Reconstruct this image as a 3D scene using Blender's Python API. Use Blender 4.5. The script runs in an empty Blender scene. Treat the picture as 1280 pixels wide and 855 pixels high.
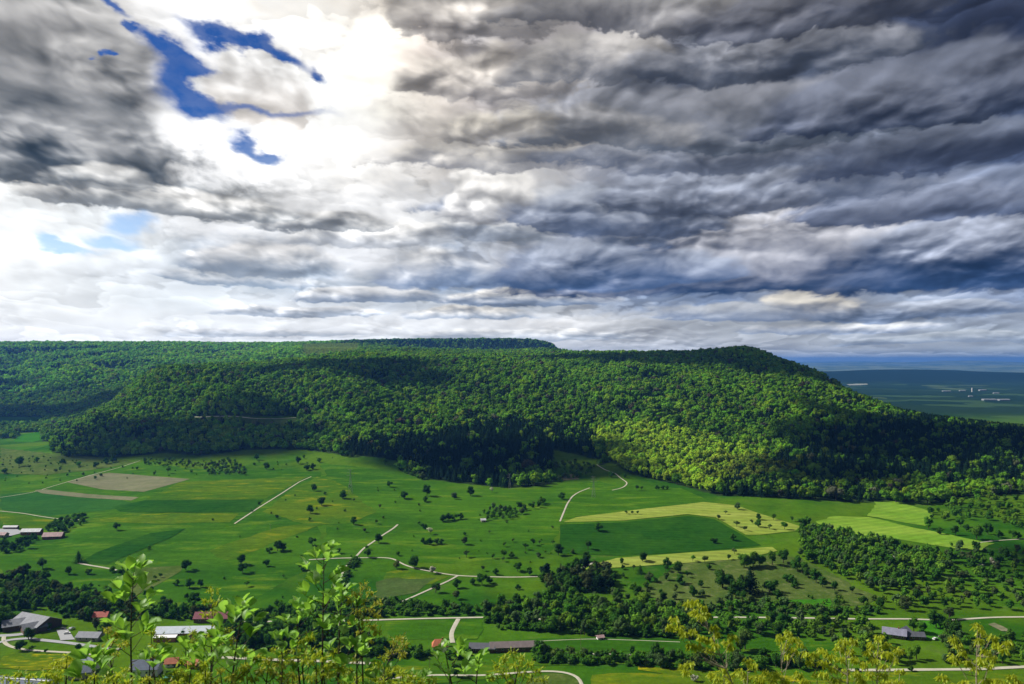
import bpy, bmesh, math, random
import numpy as np
from mathutils import Vector, Matrix
# ---------------------------------------------------------------- node helper
class NT:
    def __init__(s, tree): s.t = tree; s.n = tree.nodes; s.l = tree.links
    def put(s, node, i, v):
        if v is None: return
        if isinstance(v, (int, float)): node.inputs[i].default_value = v
        elif isinstance(v, (tuple, list)): node.inputs[i].default_value = v
        else: s.l.new(v, node.inputs[i])
    def m(s, op, a, b=None, c=None, clamp=False):
        n = s.n.new('ShaderNodeMath'); n.operation = op; n.use_clamp = clamp
        s.put(n, 0, a); s.put(n, 1, b); s.put(n, 2, c); return n.outputs[0]
    def add(s, a, b): return s.m('ADD', a, b)
    def sub(s, a, b): return s.m('SUBTRACT', a, b)
    def mul(s, a, b): return s.m('MULTIPLY', a, b)
    def vec(s, x, y, z=0.0):
        n = s.n.new('ShaderNodeCombineXYZ'); s.put(n, 0, x); s.put(n, 1, y); s.put(n, 2, z); return n.outputs[0]
    def vm(s, op, a, b=None):
        n = s.n.new('ShaderNodeVectorMath'); n.operation = op; s.put(n, 0, a)
        if op == 'SCALE': s.put(n, 3, b)
        else: s.put(n, 1, b)
        return n.outputs[0]
    def noise(s, v, scale, detail=4, rough=0.5, dist=0.0, kind=None, out='Fac', dims='3D'):
        n = s.n.new('ShaderNodeTexNoise'); n.noise_dimensions = dims
        if kind: n.noise_type = kind; n.normalize = True
        s.put(n, 'Vector', v); s.put(n, 'Scale', scale); s.put(n, 'Detail', detail); s.put(n, 'Roughness', rough); s.put(n, 'Distortion', dist)
        return n.outputs[out]
    def step(s, v, lo, hi, a=0.0, b=1.0):
        n = s.n.new('ShaderNodeMapRange'); n.interpolation_type = 'SMOOTHSTEP'
        s.put(n, 0, v); s.put(n, 1, lo); s.put(n, 2, hi); s.put(n, 3, a); s.put(n, 4, b); return n.outputs[0]
    def mix(s, f, a, b, mode='MIX'):
        n = s.n.new('ShaderNodeMix'); n.data_type = 'RGBA'; n.blend_type = mode
        s.put(n, 0, f); s.put(n, 6, a); s.put(n, 7, b); return n.outputs[2]
    def ramp(s, f, stops, interp='LINEAR'):
        n = s.n.new('ShaderNodeValToRGB'); cr = n.color_ramp; cr.interpolation = interp
        while len(cr.elements) < len(stops): cr.elements.new(0.5)
        for e, (p, c) in zip(cr.elements, stops):
            e.position = p
        for e, (p, c) in zip(cr.elements, stops):
            e.color = (c[0], c[1], c[2], 1.0)
        s.put(n, 0, f); return n.outputs[0]

def srgb(r, g, b):
    f = lambda c: c / 12.92 if c <= 0.04045 else ((c + 0.055) / 1.055) ** 2.4
    return (f(r / 255), f(g / 255), f(b / 255))

FPX, CX, HOR = 1000.0, 640.0, 450.0        # focal length, centre and horizon in the picture's 1280 px measure
def azel(px, py):
    u = (px - CX) / FPX; v = (HOR - py) / FPX
    return math.atan(u), math.atan2(v, math.hypot(1, u))

# how the overcast varies over the sky: (height, [(direction, colour of the cloud there)])
CLOUD_ROWS = [
 (-70, [(0,(150,148,150)),(160,(180,178,176)),(320,(225,222,215)),(480,(240,235,225)),(640,(170,165,165)),(800,(120,122,132)),(1000,(90,95,108)),(1280,(62,68,84))]),
 (5, [(0,(135,135,138)),(70,(160,158,158)),(120,(235,232,228)),(220,(250,248,244)),(330,(245,240,232)),(420,(250,246,238)),(500,(232,222,210)),(570,(190,180,172)),(640,(165,158,155)),(760,(125,122,126)),(880,(122,122,130)),(1000,(95,98,110)),(1120,(72,78,94)),(1280,(58,65,84))]),
 (65, [(0,(128,128,130)),(100,(150,150,152)),(150,(235,233,230)),(260,(250,250,250)),(420,(255,252,246)),(490,(250,244,232)),(540,(205,194,184)),(620,(160,155,154)),(700,(168,163,162)),(780,(130,130,138)),(860,(120,124,134)),(960,(84,90,104)),(1100,(76,82,98)),(1200,(54,62,82)),(1280,(60,66,84))]),
 (120, [(0,(105,108,112)),(90,(112,116,122)),(180,(170,170,172)),(225,(235,235,235)),(330,(250,250,250)),(430,(255,255,250)),(490,(252,248,238)),(560,(222,214,204)),(620,(175,168,165)),(700,(150,148,150)),(780,(106,110,120)),(880,(80,86,100)),(980,(90,97,112)),(1120,(70,78,98)),(1280,(50,60,84))]),
 (170, [(0,(70,78,88)),(100,(88,95,104)),(170,(150,153,158)),(215,(235,235,235)),(330,(252,252,252)),(440,(252,250,246)),(520,(196,190,184)),(600,(210,204,196)),(670,(240,234,222)),(740,(215,210,204)),(820,(128,132,142)),(920,(98,104,120)),(1050,(110,118,134)),(1180,(78,88,110)),(1280,(74,84,106))]),
 (215, [(0,(62,76,90)),(90,(84,96,108)),(150,(200,203,206)),(230,(240,240,240)),(330,(250,250,250)),(450,(250,248,244)),(560,(196,192,188)),(610,(245,243,240)),(660,(190,188,188)),(740,(150,152,160)),(850,(120,126,140)),(960,(110,118,134)),(1100,(104,112,130)),(1280,(66,78,104))]),
 (250, [(0,(245,245,242)),(60,(215,212,208)),(110,(150,150,150)),(250,(138,142,146)),(320,(165,168,170)),(380,(225,225,225)),(470,(235,235,235)),(550,(205,205,206)),(630,(235,234,234)),(700,(160,164,172)),(800,(100,112,134)),(900,(110,120,140)),(1050,(112,122,142)),(1200,(92,103,126)),(1280,(78,92,120))]),
 (285, [(0,(244,246,246)),(110,(240,244,246)),(230,(232,234,236)),(300,(225,226,228)),(430,(205,208,212)),(500,(245,245,245)),(590,(190,194,200)),(660,(180,184,192)),(740,(120,130,150)),(840,(112,124,148)),(920,(170,176,188)),(1000,(196,198,204)),(1120,(165,170,184)),(1280,(140,148,166))]),
 (322, [(0,(244,246,246)),(180,(236,240,242)),(250,(176,186,198)),(340,(160,172,188)),(410,(226,228,232)),(490,(222,224,228)),(560,(150,164,184)),(640,(185,188,196)),(720,(130,144,168)),(820,(84,106,142)),(900,(96,114,148)),(1000,(86,108,146)),(1120,(110,124,152)),(1280,(104,118,146))]),
 (352, [(0,(246,248,248)),(200,(224,230,236)),(330,(200,210,220)),(420,(190,200,212)),(520,(165,178,196)),(640,(150,166,190)),(740,(104,124,156)),(830,(58,84,124)),(930,(44,72,114)),(1040,(40,68,112)),(1150,(58,84,124)),(1220,(70,92,130)),(1280,(96,114,146))]),
 (378, [(0,(244,246,246)),(200,(232,238,242)),(380,(225,230,236)),(480,(205,212,220)),(600,(200,206,214)),(700,(196,202,210)),(800,(140,154,178)),(900,(128,146,176)),(1000,(165,172,184)),(1110,(150,162,182)),(1280,(138,152,178))]),
 (405, [(0,(246,248,248)),(240,(240,243,245)),(420,(236,238,240)),(560,(232,234,236)),(700,(220,220,220)),(850,(184,190,198)),(1000,(176,184,194)),(1120,(152,164,182)),(1280,(160,170,186))]),
 (432, [(0,(255,255,255)),(260,(248,250,250)),(480,(232,236,240)),(700,(215,218,222)),(850,(196,200,206)),(1000,(184,190,198)),(1280,(170,180,192))]),
 (450, [(0,(250,252,252)),(260,(245,248,250)),(480,(225,230,236)),(700,(210,215,222)),(1000,(190,198,208)),(1280,(176,188,200))]),
]

CUMULI = [  # x, base y, half width, height, colour of the top, colour of the base, opacity
 (330,420,120,8,(246,246,246),(196,206,218),.7),(650,424,130,11,(238,238,236),(176,188,204),.8),(1180,430,150,9,(196,204,212),(146,160,180),.8),
 (1040,412,110,12,(206,208,210),(136,150,174),.9),(380,392,100,12,(244,244,244),(162,176,196),.8),(590,396,90,15,(238,234,226),(156,170,190),.9),(1006,392,60,22,(228,222,210),(140,152,174),1),(900,398,80,15,(190,194,200),(126,142,170),.9),(1140,394,120,15,(176,184,198),(112,130,160),.9),
 (460,372,90,16,(240,240,240),(142,158,182),.9),(660,376,110,20,(226,222,214),(130,148,176),.9),(300,352,90,14,(240,242,244),(150,166,186),.9),(560,350,95,34,(226,226,226),(120,140,172),.9),(330,336,100,32,(242,240,238),(146,160,178),.9),
 (1010,358,360,108,(206,206,212),(42,68,108),.95),(760,350,150,60,(160,168,184),(66,92,134),.9),(1250,352,160,80,(150,158,176),(52,80,124),.9),(610,300,80,30,(232,230,226),(150,160,176),.9),(480,305,110,26,(246,244,240),(176,182,192),.8),
 (640,268,130,30,(206,208,212),(118,128,148),.9),(612,278,66,62,(250,247,242),(160,162,168),1),(410,282,80,22,(232,230,226),(128,134,142),.9),(235,262,150,26,(244,242,238),(140,146,152),.9),(770,282,140,44,(170,176,188),(84,98,126),.9),(1190,262,170,42,(124,134,156),(66,80,110),.9),(950,248,190,44,(146,152,166),(84,94,116),.9),
 (650,212,170,34,(226,220,210),(128,130,138),.8),(860,205,190,40,(158,162,172),(86,94,112),.9),(1180,205,160,48,(120,128,146),(60,70,94),.9),(700,182,150,38,(240,232,218),(150,148,148),.9),(900,176,260,72,(156,158,166),(72,82,98),.8),(1150,142,190,60,(118,124,140),(48,58,80),.9),
 (620,112,110,44,(214,206,196),(122,120,122),.8),(760,96,130,52,(182,178,174),(92,96,106),.9),(960,84,170,54,(146,148,156),(66,74,90),.9),(600,40,120,60,(206,200,192),(120,118,120),.8),(820,22,180,50,(158,156,156),(84,86,94),.9),(1080,10,200,50,(116,118,128),(62,68,84),.9),
 (10,210,180,240,(192,190,188),(60,74,88),.92),(135,232,60,24,(232,230,226),(140,146,152),.7),(326,134,66,66,(255,254,252),(226,220,214),1)]
def build_world(strength=0.1, gain=1.0, sun_el=50.0, sun_rot=-15.0):
    w = bpy.data.worlds.new("World"); bpy.context.scene.world = w; w.use_nodes = True
    t = w.node_tree; t.nodes.clear(); N = NT(t)
    tc = t.nodes.new('ShaderNodeTexCoord'); D = N.vm('NORMALIZE', tc.outputs['Generated'])
    sep = t.nodes.new('ShaderNodeSeparateXYZ'); N.put(sep, 0, D)
    dx, dy, dz = sep.outputs
    az = N.m('ARCTAN2', dx, dy)
    el = N.m('ARCSINE', N.m('MINIMUM', N.m('MAXIMUM', dz, -1.0), 1.0))
    ela = N.m('MAXIMUM', el, 0.0)
    # cloud-layer coordinates: the pattern closes up towards the horizon like a real layer does
    X = N.m('DIVIDE', az, N.add(ela, 0.60))
    Y = N.add(N.mul(ela, 1.25), N.mul(N.m('LOGARITHM', N.add(ela, 0.03), math.e), 0.25))
    P = N.vec(X, Y, 0.0)
    wn = N.noise(P, 2.6, 5, 0.55, out='Color', dims='2D')
    wc = N.vm('SUBTRACT', wn, (0.5, 0.5, 0.5))
    wm = N.vm('SUBTRACT', N.noise(P, 7.0, 4.0, 0.5, out='Color', dims='2D'), (0.5, 0.5, 0.5))
    Q = N.vm('ADD', P, N.vm('SCALE', wm, 0.055))
    def height(off):
        q = N.vm('ADD', Q, off)
        big = N.noise(q, 4.5, 2.0, 0.45, dims='2D')
        def bl(sc, o):                                     # billows: rounded tops, creased valleys
            v = t.nodes.new('ShaderNodeTexVoronoi'); v.voronoi_dimensions = '2D'; v.feature = 'SMOOTH_F1'
            N.put(v, 'Vector', N.vm('ADD', q, (o, o * 1.7, 0))); N.put(v, 'Scale', sc); N.put(v, 'Smoothness', 0.30); N.put(v, 'Detail', 0.0)
            return N.m('SUBTRACT', 0.8, N.m('POWER', v.outputs['Distance'], 1.6))
        bil = N.add(N.add(N.add(N.mul(bl(6.0, 3.1), 1.0), N.mul(bl(14.0, 7.7), 0.46)), N.mul(bl(31.0, 1.3), 0.22)), N.mul(bl(67.0, 5.9), 0.10))
        return big, bil
    a0, v0 = height((0, 0, 0)); a1, v1 = height((-0.008, 0.018, 0.0))
    b0 = N.noise(Q, 30.0, 4.0, 0.55, dims='2D')
    patch = N.step(N.noise(P, 3.3, 2.0, 0.5, dims='2D'), 0.36, 0.62, 0.25, 1.0)
    relief = N.add(N.add(N.mul(N.sub(b0, 0.5), 0.35), N.mul(N.sub(a0, a1), 8.5)), N.mul(N.mul(N.sub(v0, v1), 5.0), patch))
    # banks of cloud one behind the other: rounded bright tops that darken down to their bases
    def banks(freq, ka, kv, ph):
        e = N.add(N.add(N.mul(a0, ka), N.mul(v0, kv)), N.mul(N.sub(b0, 0.5), 0.22))
        s_ = N.m('FRACT', N.add(N.add(N.mul(Y, -freq), N.mul(e, -1.0)), 20.0 + ph))      # 0 at a bank's top, 1 at its base
        top = N.m('POWER', math.e, N.mul(s_, -7.0))
        sh = N.sub(N.add(N.mul(top, 0.75), 0.38), s_)
        return N.mul(sh, N.step(s_, 0.0, 0.09, 0.0, 1.0))
    s1 = banks(4.2, 1.5, -0.75, 0.1); s2 = banks(9.0, 2.6, -1.1, 0.6)
    dens = N.add(N.add(N.mul(s1, 0.95), N.mul(s2, 0.48)), N.mul(N.sub(N.noise(P, 3.1, 2, 0.5, dims='2D'), 0.5), 1.0))
    # lookup of the broad cloud colour, direction warped so that its edges are cloud edges
    wl = N.vm('SCALE', wc, 0.8)
    sw = t.nodes.new('ShaderNodeSeparateXYZ'); N.put(sw, 0, wl)
    amp = N.add(N.mul(ela, 0.50), 0.035)
    azw = N.add(az, N.mul(N.mul(sw.outputs[0], amp), 1.25))
    elw = N.add(el, N.mul(N.mul(sw.outputs[1], amp), 0.60))
    elw = N.add(elw, N.mul(N.mul(N.sub(b0, 0.5), amp), 0.30))
    A0, A1 = azel(0, 450)[0], azel(1280, 450)[0]
    fac = N.m('DIVIDE', N.sub(azw, A0), A1 - A0)
    col = None; prev = None
    for py, stops in reversed(CLOUD_ROWS):
        st = [((azel(p, 450)[0] - A0) / (A1 - A0), srgb(*c)) for p, c in stops]
        r = N.ramp(fac, st, 'EASE' if False else 'B_SPLINE' if False else 'LINEAR')
        e = (HOR - py) / FPX * 0.955
        col = r if col is None else N.mix(N.step(elw, prev, e), col, r)
        prev = e
    # light and shade of the billows, stronger where the cloud is grey than where it glares
    lum = t.nodes.new('ShaderNodeRGBToBW'); N.put(lum, 0, col)
    k = N.step(lum.outputs[0], 0.12, 0.92, 0.75, 0.28)
    g = N.m('POWER', math.e, N.mul(N.add(N.mul(relief, 0.62), N.mul(dens, 0.55)), k))
    g = N.m('MINIMUM', g, 2.6)
    gh = N.step(g, 1.2, 2.4, 0.0, 0.45)
    col = N.mix(N.step(lum.outputs[0], 0.45, 0.10, 0.0, 1.0), col, N.vm('MULTIPLY', col, (0.94, 0.99, 1.08)))
    cl = N.vm('SCALE', col, N.mul(g, N.step(lum.outputs[0], 0.50, 0.92, 1.0, 1.16)))
    cl = N.mix(N.mul(gh, N.step(lum.outputs[0], 0.02, 0.45)), cl, N.vm('SCALE', N.vec(0.95, 0.94, 0.93), N.m('MINIMUM', N.mul(lum.outputs[0], 3.2), 1.0)))
    # single cumulus clouds: domed billowing tops over flat grey bases
    eb = N.add(N.mul(N.sub(v0, 0.85), 0.40), N.mul(N.sub(b0, 0.5), 0.30))
    hz = N.add(N.mul(sw.outputs[0], 0.06), az); vt = N.add(N.add(el, N.mul(N.mul(sw.outputs[1], amp), 0.55)), N.mul(N.mul(N.sub(b0, 0.5), amp), 0.12))
    for (x, y, wd, ht, tc_, bc_, op) in CUMULI:
        a, e = azel(x, y)
        dx_ = N.mul(N.sub(hz, a), FPX / wd); dy_ = N.mul(N.sub(vt, e), FPX / ht)
        up = N.m('MAXIMUM', dy_, 0.0); dn = N.mul(N.m('MINIMUM', dy_, 0.0), max(2.2, ht / 17.0))
        r2 = N.add(N.mul(dx_, dx_), N.add(N.mul(up, up), N.mul(dn, dn)))
        f = N.add(N.m('SQRT', r2), N.mul(eb, -1.15))
        msk = N.mul(N.step(N.add(f, N.mul(dn, -0.35)), N.add(0.84, N.mul(dn, 0.5)), 1.08, 1.0, 0.0), op)
        lit = N.step(N.add(N.add(dy_, N.mul(relief, 0.20)), N.mul(N.sub(v0, 0.85), 0.30)), -0.15, 0.95)
        cc = N.mix(lit, srgb(*bc_) + (1,), srgb(*tc_) + (1,))
        cc = N.vm('SCALE', cc, N.m('POWER', math.e, N.mul(relief, 0.46)))
        cl = N.mix(msk, cl, cc)
    # gaps where the blue sky shows
    sky = t.nodes.new('ShaderNodeTexSky'); sky.sky_type = 'NISHITA'; sky.sun_disc = False
    sky.sun_elevation = math.radians(sun_el); sky.sun_rotation = math.radians(sun_rot)
    sky.altitude = 600; sky.air_density = 1.0; sky.dust_density = 0.3; sky.ozone_density = 2.0
    GAPS = [(222,86,40,24,15), (250,122,30,16,-45), (215,72,40,9,-8), (285,50,46,13,-16), (345,70,56,13,-14), (325,136,74,10,2), (398,98,11,16,0), (300,184,32,9,-18), (345,197,18,6,-10),
            (146,8,24,9,-40), (118,62,5,4,0), (168,48,10,5,0), (168,282,26,15,10), (140,303,32,6,-10), (62,304,22,6,-20), (85,312,34,5,0)]
    gap = None
    gw = N.noise(P, 9.0, 6, 0.52, out='Color', dims='2D'); sg = t.nodes.new('ShaderNodeSeparateXYZ'); N.put(sg, 0, gw)
    ga = N.add(az, N.mul(N.mul(N.sub(sg.outputs[0], 0.5), amp), 0.55)); ge = N.add(el, N.mul(N.mul(N.sub(sg.outputs[1], 0.5), amp), 0.40))
    for (x, y, sx, sy, rot) in GAPS:
        a, e = azel(x, y); cr, sr = math.cos(math.radians(rot)), math.sin(math.radians(rot))
        da = N.sub(ga, a); de = N.sub(ge, e)
        p = N.add(N.mul(da, cr * FPX / sx), N.mul(de, sr * FPX / sx)); q = N.add(N.mul(da, -sr * FPX / sy), N.mul(de, cr * FPX / sy))
        f = N.m('POWER', math.e, N.mul(N.add(N.mul(p, p), N.mul(q, q)), -1.0))
        gap = f if gap is None else N.add(gap, f)
    # the small cloud floating in the gap
    a, e = azel(325, 102); da = N.mul(N.sub(ga, a), FPX / 52); de = N.mul(N.sub(ge, e), FPX / 24)
    blob = N.m('POWER', math.e, N.mul(N.add(N.mul(da, da), N.mul(de, de)), -1.0))
    gap = N.sub(gap, N.mul(blob, 1.3))
    gf = N.mul(N.step(gap, 0.16, 0.98), N.step(b0, 0.30, 0.62, 1.0, 0.93))
    skc = N.mix(N.step(el, 0.12, 0.30), N.vm('MULTIPLY', sky.outputs[0], (1.35, 1.30, 1.35)), N.vm('MULTIPLY', sky.outputs[0], (0.14, 0.34, 0.72)))
    out = N.mix(gf, N.vm('SCALE', cl, gain / strength), N.vm('SCALE', skc, gain))
    bg = t.nodes.new('ShaderNodeBackground'); N.put(bg, 0, out); N.put(bg, 1, strength)
    o = t.nodes.new('ShaderNodeOutputWorld'); t.links.new(bg.outputs[0], o.inputs[0])
    w.cycles.sampling_method = 'MANUAL'; w.cycles.sample_map_resolution = 512
# ---------------------------------------------------------------- basics
CAMZ = 200.0                                # eye height above the valley floor
SC = bpy.context.scene
COL = SC.collection
rng = np.random.default_rng(7)
random.seed(7)

def link(o):
    COL.objects.link(o); return o
def tag(o, label=None, cat=None, group=None, kind=None):
    if label: o['label'] = label
    if cat: o['category'] = cat
    if group: o['group'] = group
    if kind: o['kind'] = kind
    return o
def empty(name, loc=(0, 0, 0), rz=0.0):
    o = bpy.data.objects.new(name, None); o.location = loc; o.rotation_euler = (0, 0, rz); o.empty_display_size = 0.5
    return link(o)
def mesh_np(name, verts, faces, mats, midx=None, smooth=False, cols=None):
    """verts (n,3), faces (m,k) arrays of one k"""
    me = bpy.data.meshes.new(name)
    verts = np.asarray(verts, np.float32); faces = np.asarray(faces, np.int32); k = faces.shape[1]
    me.vertices.add(len(verts)); me.vertices.foreach_set('co', verts.ravel())
    me.loops.add(faces.size); me.loops.foreach_set('vertex_index', faces.ravel())
    me.polygons.add(len(faces)); me.polygons.foreach_set('loop_start', np.arange(0, faces.size, k, dtype=np.int32))
    me.polygons.foreach_set('loop_total', np.full(len(faces), k, np.int32))
    if midx is not None: me.polygons.foreach_set('material_index', np.asarray(midx, np.int32))
    if smooth: me.polygons.foreach_set('use_smooth', np.ones(len(faces), bool))
    for m in (mats if isinstance(mats, (list, tuple)) else [mats]): me.materials.append(m)
    me.update(calc_edges=True)
    if cols is not None:
        for nm, arr in cols.items():
            a = me.attributes.new(nm, 'FLOAT', 'POINT'); a.data.foreach_set('value', np.asarray(arr, np.float32))
    return me
def obj_from(name, me, parent=None, loc=None):
    o = bpy.data.objects.new(name, me); link(o)
    if parent is not None: o.parent = parent
    if loc is not None: o.location = loc
    return o

# gradient noise
_perm = np.random.default_rng(3).permutation(4096)
_ang = np.random.default_rng(4).random(4096) * 2 * np.pi
def perlin(x, y):
    xi = np.floor(x).astype(np.int64); yi = np.floor(y).astype(np.int64); xf = x - xi; yf = y - yi
    u = xf * xf * xf * (xf * (xf * 6 - 15) + 10); v = yf * yf * yf * (yf * (yf * 6 - 15) + 10)
    def g(ix, iy, fx, fy):
        h = _ang[_perm[(ix + _perm[iy & 4095]) & 4095]]; return np.cos(h) * fx + np.sin(h) * fy
    a = g(xi, yi, xf, yf); b = g(xi + 1, yi, xf - 1, yf); c = g(xi, yi + 1, xf, yf - 1); d = g(xi + 1, yi + 1, xf - 1, yf - 1)
    return (a + u * (b - a)) + v * ((c + u * (d - c)) - (a + u * (b - a)))
def fbm(x, y, o=3):
    s = 0; a = 1.0
    for i in range(o): s = s + a * perlin(x * 2 ** i + 17.3 * i, y * 2 ** i - 9.1 * i); a *= 0.5
    return s
def sstep(x, a, b):
    t = np.clip((x - a) / (b - a), 0, 1); return t * t * (3 - 2 * t)

# ---------------------------------------------------------------- terrain
def pchip(xk, yk, x):
    xk = np.asarray(xk, float); yk = np.asarray(yk, float); h = np.diff(xk); d = np.diff(yk) / h
    m = np.zeros(len(xk)); m[0] = d[0]; m[-1] = d[-1]
    for i in range(1, len(xk) - 1):
        if d[i - 1] * d[i] > 0:
            w1 = 2 * h[i] + h[i - 1]; w2 = h[i] + 2 * h[i - 1]; m[i] = (w1 + w2) / (w1 / d[i - 1] + w2 / d[i])
    i = np.clip(np.searchsorted(xk, x) - 1, 0, len(xk) - 2); t = (np.clip(x, xk[0], xk[-1]) - xk[i]) / h[i]
    return (2*t**3-3*t**2+1)*yk[i] + (t**3-2*t**2+t)*h[i]*m[i] + (-2*t**3+3*t**2)*yk[i+1] + (t**3-t**2)*h[i]*m[i+1]

def zat(py, d): return CAMZ - d * (py - HOR) / FPX
NEAR = [(-400, 199.0), (-20, 198.5), (3.0, 198.15), (5.5, 197.6), (9, 194.5), (30, 176), (80, 142), (160, 92), (260, 42), (350, 12), (430, 1.5), (494, 0.0)]
FLOOR = [(571, 0.0), (606, 0.0), (690, 0.5), (775, 6.0), (860, 10.8), (960, 17.6), (1070, 23.0)]
PLAIN_FAR = [(6500, -70), (9000, -66), (12000, -60), (15000, -60), (25000, -40), (40000, 20), (60000, 40)]
HILLS_FAR = [(9000, 300), (60000, 300)]
# ground profiles away from the viewpoint: (depth, height) knots per viewing direction
def kn(*a):                      # entries (depth, row) or (depth, 'z', height)
    return [(e[0], e[2]) if e[1] == 'z' else (e[0], zat(e[1], e[0])) for e in a]
PL = lambda *a: a
COLS = [
 (-700, FLOOR[:4] + kn((900,665),(1100,622),(1360,585),(1600,568),(1850,555),(2300,533),(2700,512),(3000,490),(3500,460),(4000,440),(4500,431),(5200,431)) + HILLS_FAR),
 (0,    FLOOR[:4] + kn((900,664),(1100,622),(1360,582),(1600,566),(1850,552),(2300,530),(2700,512),(3000,492),(3500,462),(4000,441),(4500,431),(5200,431)) + HILLS_FAR),
 (60,   FLOOR[:4] + kn((900,664),(1100,620),(1330,583),(1500,566),(1620,556),(1750,556),(2300,530),(2700,512),(3000,490),(3500,460),(4000,440),(4500,431),(5200,431)) + HILLS_FAR),
 (130,  FLOOR[:5] + kn((1100,618),(1250,594),(1420,570),(1550,545),(1700,520),(1800,514),(1950,515),(2400,'z',60),(3000,'z',90),(3500,460),(4000,440),(4500,431),(5200,431)) + HILLS_FAR),
 (210,  FLOOR + kn((1250,590),(1400,566),(1520,540),(1700,502),(1900,474),(2050,466),(2600,'z',150),(3200,'z',160),(3600,'z',190),(4000,440),(4500,431),(5200,431)) + HILLS_FAR),
 (300,  FLOOR + kn((1250,588),(1400,562),(1560,530),(1800,490),(2050,466),(2250,458),(2700,'z',180),(3200,'z',188),(4000,440),(4500,432),(5200,432)) + HILLS_FAR),
 (380,  FLOOR + kn((1250,586),(1400,561),(1600,525),(1850,480),(2100,459),(2350,453),(2800,'z',192),(3200,443),(3500,439),(4000,436),(4500,431),(5200,431)) + HILLS_FAR),
 (450,  FLOOR + kn((1200,592),(1330,567),(1450,545),(1700,505),(1950,472),(2200,452),(2500,447),(3200,441),(4000,436),(4500,429),(5200,428)) + HILLS_FAR),
 (550,  FLOOR + kn((1150,601),(1330,570),(1500,545),(1750,500),(2000,467),(2250,450),(2600,446),(3200,443),(4000,441),(4350,438),(4500,428),(5200,427)) + HILLS_FAR),
 (640,  FLOOR + kn((1150,604),(1250,586),(1400,560),(1600,520),(1850,482),(2200,453),(2600,446),(3200,444),(4000,442),(4350,440),(4500,427.5),(5200,427)) + HILLS_FAR),
 (672,  FLOOR + kn((1150,603),(1280,580),(1450,552),(1700,508),(2000,468),(2350,448),(3000,444),(4000,443),(4350,441),(4500,429),(5200,429)) + HILLS_FAR),
 (694,  FLOOR + kn((1150,603),(1300,578),(1500,545),(1750,502),(2050,462),(2450,447),(3000,444),(4000,444),(4350,443),(4550,434),(5200,434)) + HILLS_FAR),
 (708,  FLOOR + kn((1150,603),(1300,577),(1500,545),(1750,502),(2050,462),(2450,446),(3000,444),(4000,'z',215),(4500,'z',190),(5200,'z',150),(9000,'z',0),(60000,'z',0))),
 (780,  FLOOR + kn((1200,590),(1380,560),(1550,530),(1800,490),(2100,459),(2450,445),(3000,'z',218),(4500,'z',120),(7000,'z',-60)) + PLAIN_FAR[1:]),
 (860,  FLOOR + kn((1160,603),(1290,580),(1430,554),(1600,522),(1880,482),(2150,453),(2400,444),(3000,'z',150),(4500,'z',0),(6500,'z',-70)) + PLAIN_FAR[1:]),
 (930,  FLOOR + kn((1200,598),(1400,562),(1620,522),(1880,484),(2080,456),(2250,440),(2400,439),(2900,'z',130),(3600,'z',-20)) + PLAIN_FAR),
 (1000, FLOOR[:6] + kn((1130,608),(1330,572),(1530,532),(1790,492),(2000,468),(2100,462),(2400,'z',140),(3400,'z',-40)) + PLAIN_FAR),
 (1080, FLOOR[:5] + kn((960,646),(1100,615),(1280,582),(1480,548),(1700,514),(1830,500),(2200,'z',75),(3100,'z',-50)) + PLAIN_FAR),
 (1165, FLOOR[:5] + kn((930,655),(1060,625),(1230,590),(1400,562),(1560,538),(1650,528),(2000,'z',45),(3000,'z',-62)) + PLAIN_FAR),
 (1280, FLOOR[:5] + kn((960,648),(1070,620),(1200,592),(1370,563),(1500,546),(1900,'z',30),(2800,'z',-66)) + PLAIN_FAR),
 (1400, FLOOR[:5] + kn((960,648),(1070,620),(1200,592),(1370,565),(1500,552),(1900,'z',20),(2800,'z',-66)) + PLAIN_FAR),
 (1980, FLOOR[:5] + kn((960,648),(1070,620),(1200,594),(1370,570),(1500,560),(1900,'z',20),(2800,'z',-66)) + PLAIN_FAR),
]
DG = np.concatenate([np.arange(-400, 520, 5.0), np.arange(520, 5400, 5.0), np.arange(5400, 60001, 200.0)])
_cp = np.array([c[0] for c in COLS], float)
_T0 = np.array([pchip([k[0] for k in NEAR + c[1]], [k[1] for k in NEAR + c[1]], DG) for c in COLS])
PG = np.arange(-700, 1981, 10.0)
ZT = np.empty((len(PG), len(DG)))
for j in range(len(DG)): ZT[:, j] = pchip(_cp, _T0[:, j], PG)

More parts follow.
